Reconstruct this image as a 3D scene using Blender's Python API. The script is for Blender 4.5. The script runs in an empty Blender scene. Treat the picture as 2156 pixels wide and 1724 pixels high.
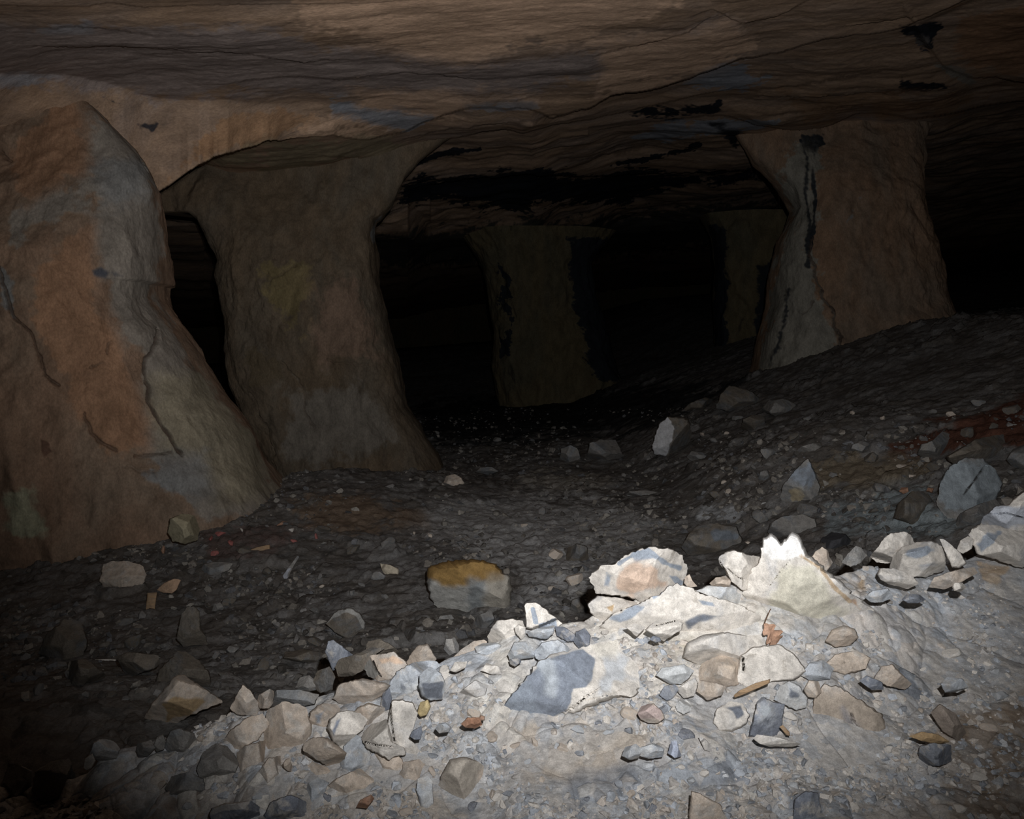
import bpy, bmesh, math, random
import numpy as np
from mathutils import Vector, Matrix

# ------------------------------------------------------------------ camera
W, H = 2156.0, 1724.0
F = 1794.0                      # focal length in pixels
HOR = 740.0                     # pixel row of the horizon
CAM = np.array([0.0, 0.0, 1.9])
PITCH = math.atan((H / 2 - HOR) / F)
S = bpy.context.scene
COL = S.collection

cam_d = bpy.data.cameras.new('camera')
cam_d.sensor_fit = 'HORIZONTAL'
cam_d.sensor_width = 36.0
cam_d.lens = 36.0 * F / W
cam_d.clip_start = 0.02
cam_d.clip_end = 400
cam = bpy.data.objects.new('camera', cam_d)
COL.objects.link(cam)
cam.location = CAM
cam.rotation_euler = (math.pi / 2 - PITCH, 0, 0)
S.camera = cam

S.view_settings.view_transform = 'Standard'
S.view_settings.look = 'None'
S.view_settings.exposure = 0.0
S.view_settings.gamma = 1.0
S.view_settings.use_curve_mapping = False

cp, sp = math.cos(PITCH), math.sin(PITCH)


def ray(px, py):
    """direction with unit y for a pixel"""
    u = (np.asarray(px, float) - W / 2) / F
    v = (H / 2 - np.asarray(py, float)) / F
    yy = cp + v * sp
    zz = -sp + v * cp
    return u / yy, zz / yy


def P(px, py, d):
    """world point on the ray of a pixel at forward distance d"""
    a, b = ray(px, py)
    d = np.asarray(d, float)
    return np.stack([CAM[0] + a * d, CAM[1] + d + 0 * a, CAM[2] + b * d], -1)


def project(v):
    v = np.asarray(v, float) - CAM
    x, y, z = v[..., 0], v[..., 1], v[..., 2]
    fwd = y * cp - z * sp
    up = y * sp + z * cp
    fwd = np.where(fwd < 0.05, 0.05, fwd)
    return W / 2 + F * x / fwd, H / 2 - F * up / fwd


# ------------------------------------------------------------------ world + flash light
w = bpy.data.worlds.new('world')
S.world = w
w.use_nodes = True
w.node_tree.nodes['Background'].inputs[0].default_value = (0, 0, 0, 1)
w.node_tree.nodes['Background'].inputs[1].default_value = 0.0


def spot(name, loc, px, py, size, blend, power, color=(1, 1, 1), radius=0.02):
    l = bpy.data.lights.new(name, 'SPOT')
    l.energy = power
    l.color = color
    l.spot_size = math.radians(size)
    l.spot_blend = blend
    l.shadow_soft_size = radius
    o = bpy.data.objects.new(name, l)
    COL.objects.link(o)
    loc = Vector(loc)
    o.location = loc
    tgt = Vector(P(px, py, 9.0))
    o.rotation_euler = (tgt - loc).to_track_quat('-Z', 'Y').to_euler()
    return o


spot('camera_flash', CAM + np.array([0.12, -0.02, 0.24]), 1180, 545, 90.5, 1.0, 1030, (0.98, 0.985, 1.0), 0.018)
spot('left_fill_spot', CAM + np.array([0.02, -0.04, 0.28]), 330, 150, 62, 0.95, 450, (1.0, 0.96, 0.92), 0.022)  # added fill light for the left pillar and roof, not an actual lamp

# ------------------------------------------------------------------ noise helpers
_rs = np.random.RandomState(7)
PERM = _rs.permutation(512)
PERM = np.concatenate([PERM, PERM, PERM])
GR = _rs.normal(size=(512, 3))
GR /= np.linalg.norm(GR, axis=1)[:, None]


def perlin(p):
    p = np.asarray(p, float)
    i = np.floor(p).astype(np.int64)
    f = p - i
    u = f * f * f * (f * (f * 6 - 15) + 10)
    i &= 511
    out = np.zeros(len(p))
    for dx in (0, 1):
        wx = u[:, 0] if dx else 1 - u[:, 0]
        for dy in (0, 1):
            wy = u[:, 1] if dy else 1 - u[:, 1]
            for dz in (0, 1):
                wz = u[:, 2] if dz else 1 - u[:, 2]
                h = PERM[PERM[PERM[(i[:, 0] + dx) & 511] + ((i[:, 1] + dy) & 511)] + ((i[:, 2] + dz) & 511)]
                g = GR[h]
                out += wx * wy * wz * (g[:, 0] * (f[:, 0] - dx) + g[:, 1] * (f[:, 1] - dy) + g[:, 2] * (f[:, 2] - dz))
    return out * 1.5


def fbm(p, octv=5, gain=0.5, lac=2.03, ridge=False):
    p = np.asarray(p, float).copy()
    a, s, n = 1.0, np.zeros(len(p)), 0.0
    for k in range(octv):
        q = perlin(p)
        s += a * ((1 - 2 * np.abs(q)) if ridge else q)
        n += a
        a *= gain
        p = p * lac + 17.31
    return s / n


def hash2(i, j, k):
    h = (i * 374761393 + j * 668265263 + k * 1442695041) & 0x7fffffff
    h = ((h ^ (h >> 13)) * 1274126177) & 0x7fffffff
    return ((h ^ (h >> 16)) & 0xffff) / 65535.0


def voronoi(x, y, cell, seed):
    """cellular rubble: per-point cell value, tilt height and edge distance"""
    gx, gy = x / cell, y / cell
    ix, iy = np.floor(gx).astype(np.int64), np.floor(gy).astype(np.int64)
    f1 = np.full(len(x), 9.0); f2 = np.full(len(x), 9.0)
    val = np.zeros(len(x)); til = np.zeros(len(x))
    for dx in (-1, 0, 1):
        for dy in (-1, 0, 1):
            cx, cy = ix + dx, iy + dy
            px = cx + hash2(cx, cy, seed); py = cy + hash2(cx, cy, seed + 1)
            ex, ey = gx - px, gy - py
            d = np.hypot(ex, ey)
            r = hash2(cx, cy, seed + 2)
            ang = hash2(cx, cy, seed + 3) * 6.283
            t = ex * np.cos(ang) + ey * np.sin(ang)
            m = d < f1
            f2 = np.where(m, f1, np.minimum(f2, d))
            val = np.where(m, r, val); til = np.where(m, t, til)
            f1 = np.where(m, d, f1)
    return val, til, f2 - f1


def sstep(a, b, x):
    t = np.clip((x - a) / (b - a), 0, 1)
    return t * t * (3 - 2 * t)


def interp(x, pts):
    pts = np.asarray(pts, float)
    return np.interp(x, pts[:, 0], pts[:, 1])


# ------------------------------------------------------------------ mesh helpers
def mk_mesh(name, verts, faces, mat, smooth=True, stain=None, parent=None, sharp=None):
    me = bpy.data.meshes.new(name)
    verts = np.asarray(verts, np.float32)
    if isinstance(faces, np.ndarray):
        n, k = faces.shape
        me.vertices.add(len(verts)); me.vertices.foreach_set('co', verts.ravel())
        me.loops.add(n * k); me.loops.foreach_set('vertex_index', faces.astype(np.int32).ravel())
        me.polygons.add(n)
        me.polygons.foreach_set('loop_start', np.arange(0, n * k, k, dtype=np.int32))
        me.update(calc_edges=True)
        me.validate()
    else:
        me.from_pydata(verts.tolist(), [], faces)
        me.update()
    me.polygons.foreach_set('use_smooth', np.full(len(me.polygons), smooth))
    if stain is None: stain = np.zeros((len(verts), 4))
    if stain is not None:
        at = me.attributes.new('stain', 'FLOAT_COLOR', 'POINT')
        at.data.foreach_set('color', np.asarray(stain, np.float32).ravel())
    if sharp:
        me.set_sharp_from_angle(angle=math.radians(sharp))
    me.materials.append(mat)
    o = bpy.data.objects.new(name, me)
    COL.objects.link(o)
    if parent:
        o.parent = parent
    return o


def grid_faces(nr, nc, wrap=False):
    r = np.arange(nr - 1)[:, None]
    c = np.arange(nc if wrap else nc - 1)[None, :]
    c2 = (c + 1) % nc
    a = r * nc + c; b = r * nc + c2; d = (r + 1) * nc + c; e = (r + 1) * nc + c2
    return np.stack([a, b, e, d], -1).reshape(-1, 4)


def tag(o, label, cat=None, group=None, kind=None):
    o['label'] = label
    if cat: o['category'] = cat
    if group: o['group'] = group
    o['kind'] = kind or 'thing'
    return o


def poly_sd(px, py, poly):
    """signed distance to polygon, positive inside"""
    poly = np.asarray(poly, float)
    n = len(poly)
    d = np.full(px.shape, 1e9); ins = np.zeros(px.shape, bool)
    for i in range(n):
        a, b = poly[i], poly[(i + 1) % n]
        ex, ey = b - a
        L = ex * ex + ey * ey + 1e-9
        t = np.clip(((px - a[0]) * ex + (py - a[1]) * ey) / L, 0, 1)
        d = np.minimum(d, np.hypot(px - a[0] - t * ex, py - a[1] - t * ey))
        c = (a[1] > py) != (b[1] > py)
        ins ^= c & (px < (b[0] - a[0]) * (py - a[1]) / (b[1] - a[1] + 1e-12) + a[0])
    return np.where(ins, d, -d)


def line_d(px, py, pts):
    pts = np.asarray(pts, float)
    d = np.full(px.shape, 1e9)
    for a, b in zip(pts[:-1], pts[1:]):
        ex, ey = b - a
        L = ex * ex + ey * ey + 1e-9
        t = np.clip(((px - a[0]) * ex + (py - a[1]) * ey) / L, 0, 1)
        d = np.minimum(d, np.hypot(px - a[0] - t * ex, py - a[1] - t * ey))
    return d


def stains(verts, items):
    """mineral stains and painted crack shade, stored per vertex: ('p', colour, alpha, softness, polygon) or ('l', colour, alpha, width, polyline)"""
    px, py = project(verts)
    vv_ = np.asarray(verts)
    wob = perlin(vv_ * 1.7 + 1.3) * 16 + perlin(vv_ * 5.0 + 3.3) * 12 + perlin(vv_ * 17.0) * 8
    out = np.zeros((len(verts), 4))
    for kind, col, al, soft, pts in items:
        a = np.asarray(pts, float)
        m = soft + 25
        k = np.where((px > a[:, 0].min() - m) & (px < a[:, 0].max() + m) & (py > a[:, 1].min() - m) & (py < a[:, 1].max() + m))[0]
        if not len(k): continue
        if kind == 'p':
            sd = poly_sd(px[k], py[k], a) + wob[k] * min(1.6, soft / 12.0)
            t = sstep(-soft, soft, sd) * al
        else:
            sd = line_d(px[k], py[k], a) + wob[k] * min(0.8, soft / 14.0)
            t = (1 - sstep(soft * 0.4, soft * 1.3, sd)) * al
        c = np.asarray(col)
        o = out[k]
        na = t + o[:, 3] * (1 - t)
        o[:, :3] = np.where(na[:, None] > 1e-4, (c * t[:, None] + o[:, :3] * (o[:, 3] * (1 - t))[:, None]) / np.maximum(na, 1e-4)[:, None], o[:, :3])
        o[:, 3] = na
        out[k] = o
    return out


# ------------------------------------------------------------------ materials
def rock_mat(name, base, patch, dark, scale=6.0, patch_at=0.55, patch_w=0.10, grain=90.0, bump=0.35, dist=0.02,
             stretch=(1, 1, 1), vary=0.0, cells=0.0, rough=0.95, dust=None, local=False, coarse=14.0):
    m = bpy.data.materials.new(name)
    m.use_nodes = True
    nt = m.node_tree
    N, L = nt.nodes, nt.links
    bs = N['Principled BSDF']
    bs.inputs['Roughness'].default_value = rough
    bs.inputs['Specular IOR Level'].default_value = 0.12
    tc = N.new('ShaderNodeTexCoord')
    src = tc.outputs['Object']
    mp = N.new('ShaderNodeMapping'); mp.inputs['Scale'].default_value = stretch
    if local:
        oi = N.new('ShaderNodeObjectInfo')
        cx = N.new('ShaderNodeMath'); cx.operation = 'MULTIPLY'; cx.inputs[1].default_value = 57.0
        L.new(oi.outputs['Random'], cx.inputs[0])
        ad = N.new('ShaderNodeVectorMath'); ad.operation = 'ADD'
        L.new(src, ad.inputs[0]); L.new(cx.outputs[0], ad.inputs[1])
        src = ad.outputs[0]
    L.new(src, mp.inputs['Vector'])
    v = mp.outputs['Vector']

    def noise(sc, det=6.0, rgh=0.6, dst=0.0):
        n = N.new('ShaderNodeTexNoise')
        n.inputs['Scale'].default_value = sc; n.inputs['Detail'].default_value = det
        n.inputs['Roughness'].default_value = rgh; n.inputs['Distortion'].default_value = dst
        L.new(v, n.inputs['Vector'])
        return n.outputs['Fac']

    def rng(fac, a, b, lo=0.0, hi=1.0):
        r = N.new('ShaderNodeMapRange')
        r.interpolation_type = 'SMOOTHSTEP'
        r.inputs['From Min'].default_value = a; r.inputs['From Max'].default_value = b
        r.inputs['To Min'].default_value = lo; r.inputs['To Max'].default_value = hi
        L.new(fac, r.inputs['Value'])
        return r.outputs['Result']

    def mix(fac, a, b, mode='MIX'):
        x = N.new('ShaderNodeMix'); x.data_type = 'RGBA'; x.blend_type = mode
        if isinstance(fac, float): x.inputs['Factor'].default_value = fac
        else: L.new(fac, x.inputs['Factor'])
        for s, q in (('A', a), ('B', b)):
            i = [k for k in x.inputs if k.name == s and k.type == 'RGBA'][0]
            if isinstance(q, tuple): i.default_value = (*q, 1)
            else: L.new(q, i)
        return [k for k in x.outputs if k.type == 'RGBA'][0]

    n1 = noise(scale, 8.0, 0.62, 0.6)
    n2 = noise(scale * 2.7, 7.0, 0.65, 0.3)
    ng = noise(grain, 4.0, 0.7)
    nc = noise(coarse, 8.0, 0.68, 0.2)
    col = mix(rng(n1, patch_at - patch_w, patch_at + patch_w), base, patch)
    if dust: col = mix(rng(n2, 0.50, 0.66, 0, 0.75), col, dust)
    col = mix(rng(n2, 0.30, 0.40, 0.75, 0.0), col, dark)
    cellh = None
    if cells:
        vo = N.new('ShaderNodeTexVoronoi'); vo.inputs['Scale'].default_value = cells
        wv = N.new('ShaderNodeVectorMath'); wv.operation = 'ADD'
        nv = N.new('ShaderNodeTexNoise'); nv.inputs['Scale'].default_value = cells * 1.6; nv.inputs['Detail'].default_value = 3
        L.new(v, nv.inputs['Vector'])
        sv = N.new('ShaderNodeVectorMath'); sv.operation = 'SCALE'; sv.inputs['Scale'].default_value = 0.9 / cells
        L.new(nv.outputs['Color'], sv.inputs[0]); L.new(v, wv.inputs[0]); L.new(sv.outputs[0], wv.inputs[1])
        L.new(wv.outputs[0], vo.inputs['Vector'])
        sx = N.new('ShaderNodeSeparateColor'); L.new(vo.outputs['Color'], sx.inputs[0])
        col = mix(rng(sx.outputs[0], 0.62, 0.72, 0, 0.7), col, patch)
        col = mix(rng(sx.outputs[1], 0.80, 0.9, 0, 0.55), col, dark)
        cellh = sx.outputs[2]
    at = N.new('ShaderNodeAttribute'); at.attribute_name = 'stain'
    ma = N.new('ShaderNodeMath'); ma.operation = 'MULTIPLY_ADD'
    L.new(nc, ma.inputs[0]); ma.inputs[1].default_value = 0.75
    sub = N.new('ShaderNodeMath'); sub.operation = 'SUBTRACT'; L.new(at.outputs['Alpha'], sub.inputs[0]); sub.inputs[1].default_value = 0.375
    L.new(sub.outputs[0], ma.inputs[2])
    col = mix(rng(ma.outputs[0], 0.22, 0.66), col, at.outputs['Color'])
    # grain and, for loose stones, one tone per stone
    g = rng(ng, 0.25, 0.75, 0.78, 1.2)
    gc = N.new('ShaderNodeCombineColor')
    g2 = rng(nc, 0.25, 0.75, 0.72, 1.25)
    mm = N.new('ShaderNodeMath'); mm.operation = 'MULTIPLY'; L.new(g, mm.inputs[0]); L.new(g2, mm.inputs[1])
    for i in range(3): L.new(mm.outputs[0], gc.inputs[i])
    col = mix(1.0, col, gc.outputs[0], 'MULTIPLY')
    if vary:
        oi2 = N.new('ShaderNodeObjectInfo')
        hs = N.new('ShaderNodeHueSaturation')
        L.new(rng(oi2.outputs['Random'], 0, 1, 1 - vary, 1 + vary), hs.inputs['Value'])
        L.new(col, hs.inputs['Color']); col = hs.outputs[0]
    L.new(col, bs.inputs['Base Color'])
    # relief
    h1 = N.new('ShaderNodeMath'); h1.operation = 'MULTIPLY_ADD'
    L.new(ng, h1.inputs[0]); h1.inputs[1].default_value = 0.22; L.new(nc, h1.inputs[2])
    hh = h1.outputs[0]
    if cellh is not None:
        h2 = N.new('ShaderNodeMath'); h2.operation = 'MULTIPLY_ADD'
        L.new(cellh, h2.inputs[0]); h2.inputs[1].default_value = 0.5; L.new(hh, h2.inputs[2]); hh = h2.outputs[0]
    bu = N.new('ShaderNodeBump'); bu.inputs['Strength'].default_value = bump; bu.inputs['Distance'].default_value = dist
    L.new(hh, bu.inputs['Height']); L.new(bu.outputs[0], bs.inputs['Normal'])
    return m


CREAM = (0.68, 0.635, 0.575); TAN = (0.54, 0.455, 0.375); BLUE = (0.30, 0.335, 0.39); DKBLUE = (0.16, 0.175, 0.21)
GREY = (0.36, 0.355, 0.345); BROWN = (0.27, 0.21, 0.155); RUST = (0.42, 0.22, 0.12); DARK = (0.035, 0.035, 0.038)
M = {
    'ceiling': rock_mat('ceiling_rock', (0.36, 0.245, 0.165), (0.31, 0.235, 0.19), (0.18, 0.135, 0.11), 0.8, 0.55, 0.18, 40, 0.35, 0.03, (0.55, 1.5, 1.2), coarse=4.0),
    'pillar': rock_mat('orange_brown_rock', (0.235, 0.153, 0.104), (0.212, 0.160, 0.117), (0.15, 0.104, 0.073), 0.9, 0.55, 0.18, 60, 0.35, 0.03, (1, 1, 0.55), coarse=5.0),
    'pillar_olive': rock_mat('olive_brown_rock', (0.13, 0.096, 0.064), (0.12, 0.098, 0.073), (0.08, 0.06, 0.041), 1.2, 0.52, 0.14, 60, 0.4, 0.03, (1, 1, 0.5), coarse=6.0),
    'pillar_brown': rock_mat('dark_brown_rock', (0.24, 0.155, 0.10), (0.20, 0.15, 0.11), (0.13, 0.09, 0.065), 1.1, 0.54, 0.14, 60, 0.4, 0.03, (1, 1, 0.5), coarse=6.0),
    'pillar_dim': rock_mat('dusky_brown_rock', (0.125, 0.10, 0.058), (0.10, 0.088, 0.058), (0.045, 0.04, 0.03), 1.0, 0.52, 0.12, 50, 0.5, 0.04, (1, 1, 0.5), coarse=5.0),  # darkest brown, for the far pillars and end walls
    'floor': rock_mat('dark_cave_floor', (0.135, 0.122, 0.11), (0.20, 0.195, 0.19), (0.065, 0.06, 0.055), 1.3, 0.56, 0.14, 60, 0.6, 0.04, cells=9.0, coarse=9.0),
    'mound': rock_mat('dusty_rubble', (0.49, 0.463, 0.432), (0.43, 0.44, 0.455), (0.30, 0.295, 0.295), 3.2, 0.54, 0.14, 240, 0.5, 0.010, cells=22.0, coarse=26.0),
    'cream': rock_mat('cream_limestone', CREAM, (0.50, 0.49, 0.48), (0.40, 0.36, 0.31), 5.0, 0.60, 0.10, 230, 0.35, 0.006, dust=(0.52, 0.485, 0.44), local=True, coarse=28),
    'tan': rock_mat('tan_limestone', TAN, (0.42, 0.38, 0.34), (0.30, 0.25, 0.20), 5.0, 0.56, 0.10, 230, 0.35, 0.006, dust=(0.52, 0.485, 0.44), local=True, coarse=28),
    'blue': rock_mat('blue_grey_stone', (0.43, 0.455, 0.485), (0.53, 0.53, 0.52), (0.19, 0.205, 0.24), 6.0, 0.56, 0.10, 230, 0.35, 0.006, dust=(0.52, 0.485, 0.44), local=True, coarse=30),
    'slate': rock_mat('dark_blue_stone', (0.19, 0.205, 0.24), (0.32, 0.335, 0.36), (0.10, 0.11, 0.13), 6.0, 0.58, 0.10, 230, 0.35, 0.006, dust=(0.52, 0.485, 0.44), local=True, coarse=30),
    'grey': rock_mat('grey_stone', (0.25, 0.237, 0.22), (0.20, 0.21, 0.22), (0.12, 0.112, 0.104), 4.0, 0.55, 0.10, 160, 0.6, 0.015, local=True, coarse=18),
    'dim': rock_mat('dull_brown_stone', (0.17, 0.147, 0.12), (0.15, 0.15, 0.15), (0.08, 0.072, 0.064), 4.0, 0.55, 0.10, 130, 0.6, 0.015, local=True, coarse=16),
    'rust': rock_mat('rust_stone', (0.36, 0.20, 0.13), (0.42, 0.31, 0.24), (0.20, 0.12, 0.09), 6.0, 0.55, 0.10, 200, 0.5, 0.010, local=True, coarse=28),
    'wood': rock_mat('weathered_wood', (0.40, 0.27, 0.16), (0.34, 0.25, 0.17), (0.18, 0.12, 0.08), 9.0, 0.55, 0.12, 150, 0.5, 0.006, (1, 1, 12), local=True, coarse=40),
    'leaf': rock_mat('dry_leaf', (0.52, 0.33, 0.235), (0.46, 0.28, 0.19), (0.36, 0.22, 0.15), 14.0, 0.5, 0.12, 200, 0.3, 0.004, local=True, coarse=60),
    'stalk': rock_mat('dry_stalk', (0.16, 0.09, 0.06), (0.14, 0.08, 0.05), (0.1, 0.06, 0.04), 14.0, 0.5, 0.12, 200, 0.3, 0.004, local=True, coarse=60),
    'litter_red': rock_mat('faded_red_litter', (0.36, 0.10, 0.10), (0.42, 0.20, 0.17), (0.18, 0.07, 0.06), 9.0, 0.5, 0.12, 150, 0.4, 0.006, local=True, coarse=40),
}
# ------------------------------------------------------------------ the setting: ceiling
def noisy_line(pts, step=6, amp=4.0, seed=0):
    pts = np.asarray(pts, float)
    x = np.arange(pts[0, 0], pts[-1, 0] + 1, step)
    y = np.interp(x, pts[:, 0], pts[:, 1])
    q = np.stack([x * 0.03, x * 0 + seed * 7.7, x * 0], -1)
    return np.stack([x, y + amp * fbm(q, 4, 0.6)], -1)


# ledges of the roof beds: pixel polyline and height step beyond it
LIPS = [
    (noisy_line([(-500, 30), (0, 12), (180, 14), (230, 4), (300, 14), (520, 8), (760, 6), (900, -4), (1500, -20)], seed=1, amp=3), [(-500, .03), (0, .03), (500, .02), (1500, 0)]),
    (noisy_line([(330, 406), (378, 374), (420, 346), (455, 328), (500, 316), (560, 296), (620, 290), (700, 286), (775, 294), (850, 278), (900, 254), (960, 234), (1000, 226), (1120, 230), (1160, 246), (1200, 236), (1246, 226), (1290, 198), (1370, 190), (1450, 165), (1560, 124), (1640, 112), (1740, 82), (1850, 70), (1900, 60), (1990, 22), (2100, -30), (2700, -300)], seed=2, amp=5),
     [(328, .80), (380, .62), (430, .5), (500, .22), (560, .06), (700, .05), (850, .10), (950, .13), (1120, .08), (1180, .25), (1300, .30), (1400, .28), (1550, .2), (1750, .14), (1990, .10), (2700, .08)]),
    (noisy_line([(430, 346), (480, 352), (560, 366), (640, 350), (720, 358), (800, 344), (870, 336), (900, 296), (960, 290), (1010, 278), (1060, 270), (1100, 280), (1160, 262), (1240, 250), (1330, 232), (1420, 212), (1500, 195), (1600, 175)], seed=3, amp=4),
     [(430, .02), (500, .06), (700, .08), (900, .12), (1100, .12), (1300, .10), (1500, .05), (1600, 0.0)]),
    (noisy_line([(1240, 274), (1330, 262), (1420, 248), (1520, 240), (1600, 262), (1680, 276), (1740, 268), (1800, 240), (1850, 236), (1920, 250), (2000, 240), (2060, 225), (2120, 216), (2300, 190)], seed=4, amp=4),
     [(1240, 0.0), (1300, .05), (1600, .10), (1800, .16), (2000, .2), (2300, .2)]),
    (noisy_line([(1900, 10), (1930, 60), (1985, 140), (2050, 165), (2100, 160), (2156, 172), (2400, 190)], seed=5, amp=4),
     [(1900, 0), (1960, .04), (2050, .14), (2156, .16), (2400, .16)]),
    (noisy_line([(860, 398), (960, 378), (1100, 366), (1220, 372), (1330, 366), (1450, 362), (1560, 358), (1600, 356), (1640, 400)], seed=6, amp=7),
     [(860, .05), (900, .25), (1300, .32), (1560, .30), (1640, .3)]),
    (noisy_line([(800, 520), (1000, 505), (1200, 500), (1400, 490), (1560, 480), (1680, 455)], seed=8, amp=5), [(800, .1), (1000, .3), (1680, .3)]),
]
CEIL_H = 3.0
FINE = [[(1440, 30), (1500, 10), (1560, 44), (1640, 30), (1720, -8)], [(1760, 60), (1860, 50), (1960, 30)], [(460, 405), (560, 395), (700, 390)],
        [(1180, 340), (1300, 330), (1480, 300)], [(900, 430), (1040, 420), (1150, 405)], [(1000, 216), (1090, 215), (1140, 205)],
        [(1620, 190), (1750, 170), (1860, 150)], [(1500, 215), (1700, 200), (1840, 190), (1990, 196)], [(560, 330), (660, 322), (780, 330), (880, 318), (990, 300)],
        [(820, 300), (960, 262), (1080, 250), (1200, 240)], [(0, 60), (180, 52), (330, 66), (480, 60)], [(260, 120), (460, 108), (640, 132), (860, 128)],
        [(60, 100), (240, 92), (420, 100)], [(700, 172), (860, 160), (1010, 176)], [(480, 180), (640, 168), (760, 178)], [(1600, 236), (1740, 224), (1880, 214)], [(1240, 120), (1330, 96), (1450, 60), (1500, 24)]]
for k_, c_ in enumerate(FINE):
    t0, t1 = c_[0][0], c_[-1][0]
    LIPS.append((noisy_line(c_, 6, 6.0, 20 + k_), [(t0, 0.0), (t0 + 40, .022), ((t0 + t1) / 2, .045), (t1 - 40, .022), (t1, 0.0)]))


def ceil_offset(px, py):
    o = np.zeros(px.shape)
    # the roof bed sags into the springing of the left pillar
    base = interp(px, [(-600, 150), (0, 165), (150, 170), (330, 205), (500, 215), (700, 225), (900, 240)])
    lip = interp(px, LIPS[1][0])
    droop = interp(px, [(-600, -.5), (0, -.8), (250, -1.0), (330, -.98), (378, -.80), (430, -.62), (500, -.45), (600, -.28), (700, -.18), (850, -.04), (900, 0)])
    lipc = np.where(px < 330, 406, lip)
    o += np.where(px < 905, droop * np.clip((py - base) / np.maximum(lipc - base, 10), 0, 1) ** 1.1, 0)
    for k, (ln, st) in enumerate(LIPS):
        m = (px >= ln[0, 0]) & (px <= ln[-1, 0]) & (py > interp(px, ln))
        o += np.where(m, interp(px, st) * 1.3, 0)
    o -= 0.60 * sstep(410, 530, py) * sstep(700, 860, px)
    # beyond the arch the roof returns to its own level
    m = (px < 905) & (px >= 328) & (py > lip)
    o = np.where(m, np.clip(o, 0.0, 0.55), o)
    return o


def ceil_depth(px, py):
    a, b = ray(px, py)
    h = CEIL_H + ceil_offset(px, py)
    den = b - 0.08 * a + 0.0 * b
    return h / np.maximum(den, 0.02)


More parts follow.
